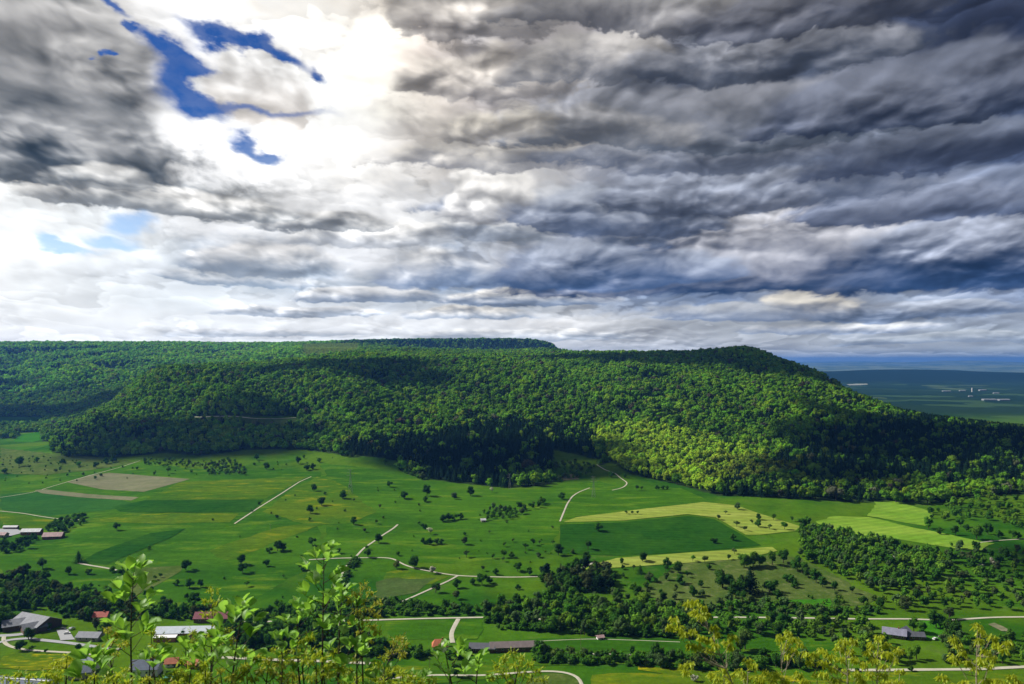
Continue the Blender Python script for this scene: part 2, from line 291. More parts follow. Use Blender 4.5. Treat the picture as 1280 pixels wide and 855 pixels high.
def ground(x, y):
    y = np.asarray(y, float); x = np.broadcast_to(np.asarray(x, float), y.shape)
    px = np.clip(CX + FPX * x / np.maximum(y, 300.0), PG[0], PG[-1] - 0.01)
    yy = np.clip(y, DG[0], DG[-1] - 1)
    i = np.clip(((px - PG[0]) / 10.0).astype(int), 0, len(PG) - 2); fi = (px - PG[0]) / 10.0 - i
    j = np.clip(np.searchsorted(DG, yy, side='right') - 1, 0, len(DG) - 2); fj = (yy - DG[j]) / (DG[j + 1] - DG[j])
    z = (ZT[i, j] * (1 - fi) + ZT[i + 1, j] * fi) * (1 - fj) + (ZT[i, j + 1] * (1 - fi) + ZT[i + 1, j + 1] * fi) * fj
    # small relief: rolling meadows, spurs and gullies on the slopes
    z = z + sstep(y, 640, 900) * (1 - sstep(y, 2600, 3200)) * 1.4 * fbm(x / 170.0, y / 170.0, 3)
    hill = sstep(z, 45, 100) * (1 - sstep(z, 150, 205)) * sstep(y, 1250, 1500)
    z = z + hill * 42.0 * fbm(x / 260.0 + 0.0026 * y, y / 700.0, 2) + hill * 9.0 * fbm(x / 95.0, y / 160.0, 2)
    hl = sstep(y, 2700, 3000) * (1 - sstep(y, 4050, 4400)) * sstep(z, 40, 110) * (1 - sstep(z, 190, 250))
    z = z + hl * 60.0 * fbm(x / 520.0, y / 800.0, 3)
    far = sstep(y, 8000, 9500)
    z = z + sstep(y, 5200, 7000) * (1 - far) * 6.0 * fbm(x / 700.0, y / 700.0, 2)
    # low wooded ridges one behind the other far out on the plain
    fi = y > 8000
    if fi.any():
        xf, yf = x[fi], y[fi]; zf = z[fi]
        for y0, w, h0, nx, amp, k in ((10600.0, 1100.0, 100.0, 2600.0, 26.0, 1.0), (22500.0, 1900.0, 96.0, 3600.0, 70.0, 3.0), (33000.0, 3000.0, 100.0, 5200.0, 130.0, 4.0), (46000.0, 4000.0, 60.0, 9000.0, 80.0, 5.0)):
            r = np.exp(-np.abs((yf - y0 - 500.0 * fbm(xf / 3000.0 + k, yf * 0 + k, 2)) / w) ** 2.4)
            top = h0 + amp * fbm(xf / nx + 3.7 * k, yf * 0 + 1.3 * k, 4)
            if k == 1.0: top = top + 38.0 * np.exp(-((xf - 5350.0) / 900.0) ** 2)
            zf = zf + r * top * far[fi]
        z = z.copy(); z[fi] = zf
    return z
def gz(x, y): return float(ground(np.array([x]), np.array([y]))[0])

_RD = np.concatenate([np.arange(440, 3000, 2.0), np.arange(3000, 9000, 10.0), np.arange(9000, 40000, 100.0)])
def at(px, py):
    """where the line of sight through a point of the photograph meets the ground"""
    x = (px - CX) / FPX * _RD; z = ground(x, _RD); s = z - (CAMZ - _RD * (py - HOR) / FPX)
    k = np.argmax(s >= 0)
    if s[k] < 0: k = len(_RD) - 1
    if k == 0: d = _RD[0]
    else:
        a, b = s[k - 1], s[k]; d = _RD[k - 1] + (_RD[k] - _RD[k - 1]) * (-a / (b - a))
    X = (px - CX) / FPX * d
    return X, d, gz(X, d)
def inpoly(x, y, poly):
    x = np.asarray(x); y = np.asarray(y); r = np.zeros(x.shape, bool); n = len(poly)
    for i in range(n):
        x1, y1 = poly[i]; x2, y2 = poly[(i + 1) % n]
        if y1 == y2: continue
        c = ((y1 > y) != (y2 > y)) & (x < (x2 - x1) * (y - y1) / (y2 - y1) + x1)
        r ^= c
    return r
def densify(pts, step, closed=False):
    out = []; n = len(pts)
    for i in range(n if closed else n - 1):
        a = pts[i]; b = pts[(i + 1) % n]; L = math.dist(a, b); k = max(1, int(L / step))
        for q in range(k): out.append((a[0] + (b[0] - a[0]) * q / k, a[1] + (b[1] - a[1]) * q / k))
    if not closed: out.append(tuple(pts[-1]))
    return out
def wpoly(ppx, step=12):
    return [at(*p)[:2] for p in densify(ppx, step, True)]

# ---------------------------------------------------------------- materials
def new_mat(name):
    m = bpy.data.materials.new(name); m.use_nodes = True; m.node_tree.nodes.clear(); return m, NT(m.node_tree)
def out_bsdf(N, sh):
    o = N.n.new('ShaderNodeOutputMaterial'); N.l.new(sh, o.inputs[0])
def principled(N, col, rough=0.8, spec=0.3, metal=0.0, normal=None):
    b = N.n.new('ShaderNodeBsdfPrincipled'); N.put(b, 'Base Color', col); N.put(b, 'Roughness', rough); N.put(b, 'Specular IOR Level', spec); N.put(b, 'Metallic', metal)
    if normal is not None: N.l.new(normal, b.inputs['Normal'])
    return b.outputs[0]
def objpos(N):
    g = N.n.new('ShaderNodeNewGeometry'); return g.outputs['Position']
def plain_mat(name, col, rough=0.7, vary=0.25, scale=0.6, metal=0.0, spec=0.3):
    m, N = new_mat(name); p = objpos(N); n = N.noise(p, scale, 4, 0.6); n2 = N.noise(p, scale * 7, 2, 0.6)
    f = N.add(N.mul(n, 0.7), N.mul(n2, 0.3))
    c = N.mix(N.step(f, 0.3, 0.7), tuple(c * (1 - vary) for c in col) + (1,), tuple(min(1, c * (1 + vary)) for c in col) + (1,))
    out_bsdf(N, principled(N, c, rough, spec, metal)); return m
def meadow_mat(name, c1, c2, c3=None, scale=0.010, streak=(1, 1, 1), rot=0.0, fine=0.35, swath=0.0, pitch=9.0):
    """turf: broad patches, mowing streaks and fine tufts in real ground coordinates"""
    m, N = new_mat(name); p = objpos(N)
    mp = N.n.new('ShaderNodeMapping'); N.put(mp, 0, p); mp.inputs['Rotation'].default_value = (0, 0, rot); mp.inputs['Scale'].default_value = streak
    a = N.noise(mp.outputs[0], scale, 4, 0.6); b = N.noise(mp.outputs[0], scale * 6, 4, 0.65); f = N.noise(p, 0.35, 4, 0.7)
    c = N.mix(N.step(a, 0.36, 0.64), c1 + (1,), c2 + (1,))
    if c3: c = N.mix(N.step(b, 0.52, 0.70), c, c3 + (1,))
    k = N.add(1.0 - fine, N.mul(f, 2 * fine))
    d = N.noise(p, 0.11, 4, 0.65); e = N.noise(mp.outputs[0], 0.20, 3, 0.6)
    k = N.mul(k, N.add(0.66, N.mul(b, 0.68))); k = N.mul(k, N.add(0.70, N.mul(d, 0.60))); k = N.mul(k, N.add(0.76, N.mul(e, 0.48)))
    if swath:                                             # swaths left by the mower or the drill
        dd = N.vm('DOT_PRODUCT', p, (math.sin(rot) * 6.2832 / pitch, math.cos(rot) * 6.2832 / pitch, 0.0)); vd = dd.node.outputs['Value']
        k = N.mul(k, N.add(1.0, N.mul(N.m('SINE', N.add(vd, N.mul(b, 3.0))), swath)))
    c = N.vm('SCALE', c, k)
    bm_ = N.n.new('ShaderNodeBump'); bm_.inputs['Strength'].default_value = 0.6; bm_.inputs['Distance'].default_value = 1.0; N.put(bm_, 'Height', f)
    out_bsdf(N, principled(N, c, 1.0, 0.0, normal=bm_.outputs[0])); return m

G_MID = (0.044, 0.122, 0.006); G_DARK = (0.018, 0.076, 0.005); G_YEL = (0.080, 0.145, 0.006); G_LIME = (0.22, 0.30, 0.055)
G_OLIVE = (0.060, 0.095, 0.022)

def make_ground():
    ys = np.concatenate([np.arange(-420, -20, 20.0), np.arange(-20, 40, 1.5), np.arange(40, 440, 8.0), np.arange(440, 2700, 6.0), 2700 + np.cumsum(np.geomspace(6.5, 900, 260))])
    ys = ys[ys < 56000]
    ns = 561; s = np.linspace(-1, 1, ns); s = np.sign(s) * (0.85 * np.abs(s) + 0.15 * np.abs(s) ** 3)
    hw = np.maximum(520, 60 + 0.96 * np.abs(ys)) + np.maximum(0, ys - 6000) * 0.4
    X = s[None, :] * hw[:, None]; Y = np.repeat(ys[:, None], ns, 1); Z = ground(X.ravel(), Y.ravel())
    V = np.stack([X.ravel(), Y.ravel(), Z], 1)
    nr = len(ys); idx = np.arange(nr * ns).reshape(nr, ns)
    F = np.stack([idx[:-1, :-1].ravel(), idx[:-1, 1:].ravel(), idx[1:, 1:].ravel(), idx[1:, :-1].ravel()], 1)
    wood = wood_mask(X.ravel(), Y.ravel(), Z)
    m, N = new_mat('ground'); p = objpos(N)
    a = N.noise(p, 0.0065, 5, 0.6); b = N.noise(p, 0.035, 5, 0.65); f = N.noise(p, 0.30, 4, 0.7)
    c = N.mix(N.step(a, 0.38, 0.60), G_DARK + (1,), G_MID + (1,))
    c = N.mix(N.mul(N.step(N.noise(p, 0.0045, 4, 0.6), 0.44, 0.60), 0.65), c, G_YEL + (1,))
    c = N.mix(N.step(b, 0.56, 0.70, 0, 0.6), c, G_OLIVE + (1,))
    c = N.vm('SCALE', c, N.mul(N.mul(N.add(0.65, N.mul(f, 0.7)), N.add(0.55, N.mul(b, 0.9))), N.add(0.7, N.mul(N.noise(p, 0.12, 4, 0.65), 0.6))))
    # forest soil under the trees
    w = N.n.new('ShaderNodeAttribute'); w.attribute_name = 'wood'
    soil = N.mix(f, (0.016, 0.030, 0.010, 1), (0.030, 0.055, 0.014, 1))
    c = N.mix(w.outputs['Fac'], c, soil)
    # distant lowland: a patchwork of woods, crops and meadows
    sp = N.n.new('ShaderNodeSeparateXYZ'); N.put(sp, 0, p)
    v = N.n.new('ShaderNodeTexVoronoi'); N.put(v, 'Vector', N.vm('ADD', p, N.vm('SCALE', N.noise(p, 0.002, 3, 0.5, out='Color'), 500.0))); N.put(v, 'Scale', 0.0032)
    bw = N.n.new('ShaderNodeRGBToBW'); N.put(bw, 0, v.outputs['Color'])
    lc = N.ramp(bw.outputs[0], [(0.0, (0.010, 0.028, 0.014)), (0.45, (0.014, 0.036, 0.016)), (0.60, (0.034, 0.070, 0.026)), (0.80, (0.065, 0.10, 0.045)), (1.0, (0.04, 0.07, 0.03))], 'CONSTANT')
    lw = N.step(N.noise(p, 0.0011, 5, 0.6), 0.47, 0.55)
    lc = N.mix(lw, lc, (0.014, 0.034, 0.014, 1))
    c = N.mix(N.mul(N.step(sp.outputs[1], 3000, 4200), N.step(sp.outputs[2], 60, 20)), c, lc)
    c = N.mix(N.step(sp.outputs[1], 8600, 9600), c, (0.008, 0.020, 0.010, 1))
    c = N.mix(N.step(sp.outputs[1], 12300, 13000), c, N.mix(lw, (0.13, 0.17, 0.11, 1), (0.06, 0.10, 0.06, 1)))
    bm_ = N.n.new('ShaderNodeBump'); bm_.inputs['Strength'].default_value = 0.6; bm_.inputs['Distance'].default_value = 1.0; N.put(bm_, 'Height', f)
    out_bsdf(N, principled(N, c, 1.0, 0.0, normal=bm_.outputs[0]))
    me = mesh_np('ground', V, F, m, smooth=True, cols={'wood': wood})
    return tag(obj_from('ground', me), 'green valley floor rising to the wooded ridge', kind='structure')

def drape(name, ppx, mat, lift=0.30, cell=8.0):
    """a sheet of ground cover laid on the terrain; grown edges wander, sown edges stay straight"""
    poly = densify(wpoly(ppx), 7.0, True)
    am = {'meadow': 5.5, 'pasture': 9.0, 'clearing': 6.0, 'buttercup_field': 3.0}.get(name, 0.9); q = np.array(poly)
    if cell < 50: q = q + am * np.stack([fbm(q[:, 0] / 34.0, q[:, 1] / 34.0, 3), fbm(q[:, 0] / 34.0 + 40, q[:, 1] / 34.0, 3)], 1)
    poly = [tuple(p) for p in q]
    bm = bmesh.new()
    f = bm.faces.new([bm.verts.new((x, y, 0)) for x, y in poly])
    xs = [p[0] for p in poly]; ys = [p[1] for p in poly]
    for ax, lo, hi in ((0, min(xs), max(xs)), (1, min(ys), max(ys))):
        k = math.floor(lo / cell) + 1
        while k * cell < hi:
            co = [0, 0, 0]; co[ax] = k * cell; no = [0, 0, 0]; no[ax] = 1
            bmesh.ops.bisect_plane(bm, geom=bm.verts[:] + bm.edges[:] + bm.faces[:], plane_co=co, plane_no=no, dist=1e-4); k += 1
    bmesh.ops.triangulate(bm, faces=[f for f in bm.faces if len(f.verts) > 4])
    vx = np.array([v.co[:] for v in bm.verts]); z = ground(vx[:, 0], vx[:, 1]) + lift
    for v, q in zip(bm.verts, z): v.co.z = q
    bmesh.ops.recalc_face_normals(bm, faces=bm.faces[:])
    if bm.faces and sum(f.normal.z for f in bm.faces) < 0: bmesh.ops.reverse_faces(bm, faces=bm.faces[:])
    me = bpy.data.meshes.new(name); bm.to_mesh(me); bm.free(); me.materials.append(mat)
    for p in me.polygons: p.use_smooth = True
    return tag(obj_from(name, me), kind='structure')

def strip(name, ppx, width, mat, lift=0.45, seed=1):
    w = [at(*p)[:2] for p in densify(ppx, 6)]
    w = densify(w, 4.0)
    # soften the corners
    q = np.array(w)
    for _ in range(6):
        q[1:-1] = (q[:-2] + 2 * q[1:-1] + q[2:]) / 4
    t = np.gradient(q, axis=0); t /= np.linalg.norm(t, axis=1)[:, None] + 1e-9; nrm = np.stack([-t[:, 1], t[:, 0]], 1)
    wd = width * (1 + 0.12 * perlin(np.arange(len(q)) / 5.0 + seed, np.full(len(q), seed * 3.3)))
    V = []
    for k in (-0.5, -0.17, 0.17, 0.5):
        e = q + nrm * (wd * k)[:, None]; z = ground(e[:, 0], e[:, 1]) + lift - (0.12 if abs(k) == 0.5 else 0); V.append(np.column_stack([e, z]))
    V = np.stack(V, 1); n = len(q); idx = np.arange(n * 4).reshape(n, 4)
    F = np.stack([idx[:-1, :-1].ravel(), idx[1:, :-1].ravel(), idx[1:, 1:].ravel(), idx[:-1, 1:].ravel()], 1)[:, ::-1]
    me = mesh_np(name, V.reshape(-1, 3), F, mat, smooth=True)
    return tag(obj_from(name, me), kind='structure')

FOREST_BASE = [(-700,560),(0,560),(61,566),(80,571),(150,572),(206,566),(250,570),(310,562),(380,562),(422,568),(470,572),(496,576),(500,588),(527,597),(572,604),(637,610),(685,606),(700,600),(744,584),(764,577),(788,593),(840,604),(902,621),(953,639),(1000,650),(1080,646),(1090,628),(1166,638),(1200,622),(1280,618),(1980,618)]
FB = np.array(FOREST_BASE, float)
def project(x, y, z):
    yy = np.maximum(y, 1.0); return CX + FPX * x / yy, HOR - FPX * (z - CAMZ) / yy
LEFT_MEADOWS = [[(-200,520),(52,521),(58,528),(40,532),(-200,536)], [(-200,548),(20,548),(24,541),(50,540),(54,552),(64,562),(80,572),(-200,572)]]
CLEARINGS = [[(232,521),(372,520),(376,528),(352,538),(318,536),(300,528),(232,526)], [(690,562),(750,575),(740,600),(690,603)], [(208,572),(300,566),(330,566),(330,572),(205,580)]]
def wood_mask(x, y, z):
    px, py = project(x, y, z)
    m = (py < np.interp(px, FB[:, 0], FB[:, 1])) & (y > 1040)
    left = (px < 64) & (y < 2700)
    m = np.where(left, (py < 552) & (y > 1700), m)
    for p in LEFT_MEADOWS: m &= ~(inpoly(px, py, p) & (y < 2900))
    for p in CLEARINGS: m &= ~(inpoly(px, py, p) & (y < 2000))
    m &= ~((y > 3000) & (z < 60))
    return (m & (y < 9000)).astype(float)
# ---------------------------------------------------------------- trees
def leaf_mat(name, source):
    m, N = new_mat(name)
    if source == 'object':
        oi = N.n.new('ShaderNodeObjectInfo'); c = oi.outputs['Color']; r = oi.outputs['Random']
    else:
        a = N.n.new('ShaderNodeAttribute'); a.attribute_type = 'INSTANCER'; a.attribute_name = 'tint'; c = a.outputs['Color']
        r = N.n.new('ShaderNodeObjectInfo').outputs['Random']
    at_ = N.n.new('ShaderNodeAttribute'); at_.attribute_name = 'leafvar'
    k = N.add(0.72, N.mul(at_.outputs['Fac'], 0.56))
    c = N.vm('SCALE', c, k)
    d = N.n.new('ShaderNodeBsdfDiffuse'); N.put(d, 0, c)
    t = N.n.new('ShaderNodeBsdfTranslucent'); N.put(t, 0, N.vm('MULTIPLY', c, (1.25, 1.3, 0.6)))
    mx = N.n.new('ShaderNodeMixShader'); mx.inputs[0].default_value = 0.28; N.l.new(d.outputs[0], mx.inputs[1]); N.l.new(t.outputs[0], mx.inputs[2])
    out_bsdf(N, mx.outputs[0]); return m
M_LEAF = leaf_mat('foliage', 'object'); M_LEAFM = leaf_mat('wood_foliage', 'instancer')
M_BARK = plain_mat('bark', (0.055, 0.042, 0.030), 0.9, 0.35, 3.0)

def ico(sub=1):
    bm = bmesh.new(); bmesh.ops.create_icosphere(bm, subdivisions=sub, radius=1.0)
    V = np.array([v.co[:] for v in bm.verts]); F = np.array([[v.index for v in f.verts] for f in bm.faces]); bm.free(); return V, F
ICO1, ICO2 = ico(1), ico(2)

def crown_geo(seed, kind, n_leaf, leaf):
    """unit-height crown (z from its base to 1) made of leaf-sized faces on clumps spread through the crown's volume"""
    r = np.random.default_rng(seed); P = []; Nn = []
    if kind == 'conifer':
        z = 1 - np.sqrt(r.random(n_leaf)) * 0.92                       # denser low down
        tier = np.floor(z * 11) / 11; rad = (1.02 - z) * 0.27 * (0.75 + 0.5 * ((z - tier) * 11 < 0.5)) * (0.8 + 0.4 * r.random(n_leaf)); a = r.random(n_leaf) * 2 * np.pi
        P = np.stack([rad * np.cos(a), rad * np.sin(a), z - 0.15 * rad], 1)
        Nn = np.stack([np.cos(a), np.sin(a), 0.7 + 0 * a], 1)
        core = (ICO1[0] * [0.10, 0.10, 0.42] + [0, 0, 0.46], ICO1[1]) 
        core[0][:, :2] *= np.clip(1.5 - core[0][:, 2:3] * 1.3, 0.05, 1.5)
    else:
        wd = {'round': 0.46, 'tall': 0.32, 'bush': 0.62, 'orchard': 0.50}[kind]
        z0 = {'round': 0.06, 'tall': 0.04, 'bush': -0.08, 'orchard': 0.26}[kind]
        zc = (1 + z0) / 2; hh = (1 - z0) / 2
        nl = {'round': 15, 'tall': 13, 'bush': 11, 'orchard': 9}[kind]
        lob = []
        for i in range(nl):
            v = r.normal(size=3); v /= np.linalg.norm(v); v *= r.random() ** 0.4 * 0.70
            v[2] = v[2] * (1 if v[2] > 0 else 0.75)
            lob.append((v * [wd, wd, hh] + [0, 0, zc], (0.30 + 0.20 * r.random()) * np.array([wd, wd, hh * 0.95])))
        per = r.multinomial(n_leaf, np.array([l[1][0] ** 2 for l in lob]) / sum(l[1][0] ** 2 for l in lob))
        for (c, s), k in zip(lob, per):
            v = r.normal(size=(k, 3)); v[:, 2] += 0.35; v /= np.linalg.norm(v, axis=1)[:, None]
            P.append(c + v * s * (0.72 + 0.36 * r.random((k, 1)))); Nn.append(v)
        P = np.concatenate(P); Nn = np.concatenate(Nn)
        core = []
        cv, cf, o = [], [], 0
        for (c, s) in lob:
            q = ICO1[0] * s * 0.74 + c; cv.append(q); cf.append(ICO1[1] + o); o += len(q)
        core = (np.concatenate(cv), np.concatenate(cf))
    n = len(P)
    Nn = Nn + r.normal(size=(n, 3)) * 0.26; Nn /= np.linalg.norm(Nn, axis=1)[:, None]
    h = r.normal(size=(n, 3)); t = np.cross(Nn, h); t /= np.linalg.norm(t, axis=1)[:, None]; b = np.cross(Nn, t)
    s = leaf * (0.6 + 0.8 * r.random((n, 1)))
    t *= s; b *= s * 0.75
    V = np.stack([P + t, P + b, P - t, P - b], 1).reshape(-1, 3)
    F = np.arange(n * 4).reshape(n, 4)
    var = np.repeat(r.random(n), 4)
    # core faces as degenerate-free quads: split the triangles
    cv, cf = core
    F2 = cf + len(V)
    tri = np.concatenate([F[:, [0, 1, 2]], F[:, [0, 2, 3]], F2])
    V = np.concatenate([V, cv]); var = np.concatenate([var, np.full(len(cv), 0.35)])
    return V, tri, var
def crown_mesh(name, seed, kind, n, leaf, mat):
    V, F, var = crown_geo(seed, kind, n, leaf); return mesh_np(name, V, F, mat, cols={'leafvar': var})
def trunk_mesh(name, seed, kind):
    """tapered trunk that forks into limbs"""
    r = np.random.default_rng(seed + 500); V = []; F = []
    def limb(a, b, ra, rb, seg=3, k=6):
        a = np.array(a, float); b = np.array(b, float); ax = b - a; L = np.linalg.norm(ax); ax /= L
        u = np.cross(ax, [0.3, 0.9, 0.1]); u /= np.linalg.norm(u); v = np.cross(ax, u); o = len(V)
        off = r.normal(size=3) * 0.02
        for i in range(seg + 1):
            f = i / seg; c = a + (b - a) * f + off * math.sin(math.pi * f); rr = ra + (rb - ra) * f
            for q in range(k):
                an = 2 * math.pi * q / k; V.append(c + (u * math.cos(an) + v * math.sin(an)) * rr)
        for i in range(seg):
            for q in range(k):
                p = o + i * k + q; s_ = o + i * k + (q + 1) % k; F.append((p, s_, s_ + k, p + k))
    if kind == 'conifer': limb((0, 0, -0.06), (0, 0, 0.9), 0.020, 0.004, 5)
    else:
        fork = {'round': 0.34, 'tall': 0.4, 'bush': 0.08, 'orchard': 0.34}[kind]; w = {'round': 0.28, 'tall': 0.16, 'bush': 0.36, 'orchard': 0.32}[kind]
        limb((0, 0, -0.06), (0, 0, fork), 0.034, 0.024, 3)
        for i in range(5):
            a = i * 1.256 + r.random(); limb((0, 0, fork - 0.02), (w * math.cos(a), w * math.sin(a), fork + 0.3 + 0.15 * r.random()), 0.018, 0.005, 3, 5)
        limb((0, 0, fork), (0.02, 0.01, 0.85), 0.022, 0.005, 3, 5)
    return mesh_np(name, np.array(V), np.array(F), M_BARK, smooth=True)

KINDS = {}
for kd, nv, nl, lf in (('round', 5, 760, 0.040), ('tall', 3, 640, 0.034), ('bush', 4, 460, 0.058), ('orchard', 3, 400, 0.050), ('conifer', 3, 700, 0.032)):
    KINDS[kd] = [(crown_mesh('crown', 100 * nv + i * 7 + len(kd), kd, nl, lf, M_LEAF), trunk_mesh('trunk', i + nv, kd)) for i in range(nv)]
NAME = {'round': 'broadleaf_tree', 'tall': 'broadleaf_tree', 'bush': 'bush', 'orchard': 'orchard_tree', 'conifer': 'conifer_tree'}
CAT = {'round': 'tree', 'tall': 'tree', 'bush': 'bush', 'orchard': 'tree', 'conifer': 'tree'}
PROTO = {}
def plant(kd, var, x, y, h, wf, tint, label, group=None, z=None):
    """a copy of the tree kind with its own crown and trunk"""
    key = (kd, var)
    if key not in PROTO:
        root = empty(NAME[kd]); cm, tm = KINDS[kd][var]
        c = obj_from('crown', cm, root); t = obj_from('trunk', tm, root); PROTO[key] = root; kids = (c, t)
    else:
        src = PROTO[key]; root = src.copy(); COL.objects.link(root); kids = []
        for ch in src.children:
            q = ch.copy(); COL.objects.link(q); q.parent = root; kids.append(q)
    root.location = (x, y, (gz(x, y) if z is None else z) - 0.1); root.rotation_euler = (0, 0, random.random() * 6.28); root.scale = (h * wf, h * wf, h)
    for ch in kids: ch.color = tuple(tint) + (1.0,)
    root['label'] = label; root['category'] = CAT[kd]
    if group: root['group'] = group
    elif 'group' in root: del root['group']
    return root

TINT = {'mid': (0.072, 0.180, 0.016), 'dark': (0.038, 0.108, 0.013), 'fresh': (0.120, 0.230, 0.020), 'lime': (0.16, 0.24, 0.03), 'olive': (0.078, 0.130, 0.024),
        'bare': (0.064, 0.094, 0.030), 'blossom': (0.50, 0.52, 0.42), 'fir': (0.012, 0.034, 0.014), 'grey': (0.074, 0.135, 0.040)}
LOOK = {'mid': 'mid green', 'dark': 'dark green', 'fresh': 'fresh green', 'lime': 'yellow green', 'olive': 'olive green', 'bare': 'bare purplish', 'blossom': 'white blossoming', 'fir': 'blackish green', 'grey': 'greyish green'}
def vtint(name, a=0.22):
    t = np.array(TINT[name]); k = 1 + a * (random.random() * 2 - 1); return tuple(t * k * (1 + 0.05 * rng.normal(size=3)).clip(0.8, 1.2))

# free-standing trees: (px, py of the foot, height in px, kind, look, breadth)
SOLO = """146 663 10 round dark|402 632 12 round dark|388 642 11 round dark|428 623 9 round dark|34 714 10 round dark|53 711 14 round dark|98 703 14 conifer dark 1.6|110 718 8 bush mid|86 718 10 round dark
153 718 12 bush dark|232 713 14 round dark 1.1|237 735 13 round dark 1.15|251 734 10 round dark|220 732 8 bush mid|302 706 13 round dark|303 716 13 round dark 1.1|333 708 10 round dark|347 689 13 round dark|353 688 10 bush dark|337 691 8 bush dark
390 682 11 round dark|378 713 10 bush mid|423 692 7 round mid|242 759 19 round dark 1.1|113 735 7 bush mid|194 725 6 orchard dark|201 722 6 orchard dark|156 737 6 orchard dark|163 733 5 orchard dark|186 687 5 bush mid|141 715 8 bush mid|345 757 8 bush dark|296 751 7 bush mid
442 656 10 round dark|429 624 9 round dark|505 624 10 round dark|532 627 7 bush dark|568 624 8 round grey|470 655 6 orchard mid|473 679 12 round dark|460 697 11 round dark|530 680 8 bush dark|537 681 9 bush dark|545 680 8 bush dark|552 680 7 bush dark
553 652 9 bush dark|560 651 10 bush dark|568 650 9 bush mid|576 649 8 bush dark|581 681 10 round bare|538 668 9 orchard blossom|530 661 8 bush dark|583 697 9 orchard grey|518 710 15 round dark 1.1|496 711 11 round olive|540 717 10 round blossom
630 697 10 orchard mid|640 697 8 bush mid|673 697 7 bush grey|698 694 14 round dark 1.1|667 682 9 orchard dark|657 687 8 orchard dark|735 687 12 orchard dark|733 702 13 round dark|721 707 10 round dark|716 692 6 bush grey|748 664 12 round dark 1.2|647 714 11 round dark 1.2|662 719 10 round dark|619 718 8 bush dark
602 731 15 round dark|590 731 9 bush dark|571 735 12 bush dark|612 729 9 bush dark|647 737 7 bush dark|545 741 13 round dark|803 702 14 round dark|834 711 13 round dark|848 716 14 round dark|800 717 11 conifer dark 1.5|812 727 12 bush bare|851 731 10 bush dark
772 752 15 round dark|829 753 13 round dark|798 750 18 round dark|530 764 14 tall dark|585 767 13 bush dark 1.1|570 749 11 round bare|614 764 11 bush dark|489 852 15 round dark|571 846 18 round dark|783 643 5 orchard dark|790 643 5 orchard dark|797 643 5 orchard dark
702 624 9 bush dark|892 679 8 bush dark 1.1|916 676 9 bush dark|907 643 5 orchard grey|898 650 7 orchard grey|922 637 9 round grey|921 659 8 orchard olive|931 664 7 orchard olive|940 655 6 orchard olive|948 650 8 round dark|948 659 10 round dark|967 650 8 orchard mid|962 662 7 orchard olive|981 662 10 orchard mid|990 652 7 orchard mid
866 702 8 orchard mid|881 704 10 orchard olive|911 700 7 orchard dark|918 693 8 orchard grey|930 710 18 round mid 1.1|941 709 20 round mid 1.1|950 708 16 round mid|965 706 20 tall mid|979 704 17 round dark|850 729 11 round dark|876 734 9 round dark|886 712 7 bush dark|903 735 27 round dark|912 737 20 round dark
920 748 22 round dark|930 744 30 tall dark|938 741 34 conifer fir 1.3|928 752 16 round dark|962 741 18 bush dark 1.1|972 750 13 bush dark|866 746 14 round dark|878 745 9 bush grey|983 727 11 bush dark|990 730 11 bush dark|993 735 9 bush dark|996 714 20 round dark|1003 717 16 round mid|1010 722 15 round dark|1020 728 16 round dark|1028 734 13 round dark
1043 738 14 tall dark|1046 760 16 conifer dark 1.6|1065 742 10 orchard dark|1080 757 12 round dark|1101 760 13 round dark|1132 763 19 round bare|1187 774 15 round bare|953 757 8 bush mid|1161 661 14 round mid|1175 668 9 bush dark|1194 669 12 round dark|1201 659 13 round dark|1208 664 10 round dark|1221 674 18 round mid|1235 668 14 round dark|1248 672 10 bush dark|1266 673 11 round dark|1273 673 8 bush dark
24 583 12 round dark|78 580 7 bush dark|98 583 7 bush mid|120 585 8 round dark|133 580 8 bush dark|141 578 8 bush dark|5 592 7 bush dark|46 578 7 bush mid|66 566 8 round mid|210 592 8 orchard mid|373 580 9 round dark|333 587 9 round dark|321 575 8 round dark|399 578 6 bush dark|383 588 8 bush dark|391 587 8 bush dark|392 614 9 round dark
429 618 6 bush dark|487 609 8 round dark|505 623 9 bush dark|534 620 14 round dark|588 620 12 round dark|568 622 7 bush grey|531 628 6 bush dark|615 616 7 orchard blossom|482 581 8 round mid|427 570 8 bush dark|434 571 8 bush dark|441 571 7 bush bare|764 597 9 round dark|781 597 6 bush dark|796 613 7 orchard dark|802 613 6 orchard mid|821 612 6 bush dark|828 612 6 bush dark|834 612 5 bush dark
1116 704 9 round blossom|1240 707 10 round blossom|1225 712 8 bush blossom|868 852 10 round blossom 1.2|1170 785 22 round dark|1176 786 20 tall dark|1142 790 22 tall mid|1150 792 18 round mid|1192 798 28 round dark|1185 790 22 tall dark|932 812 28 tall olive|925 815 24 tall olive|978 786 22 round dark|965 780 20 round dark
120 788 16 tall bare|103 797 8 conifer dark 1.4|36 800 15 round dark 1.2|25 813 13 round dark 1.3|40 815 8 orchard mid|57 817 6 orchard dark|98 815 10 round dark|133 793 20 round mid|230 797 12 round dark 1.2|60 787 10 round mid"""
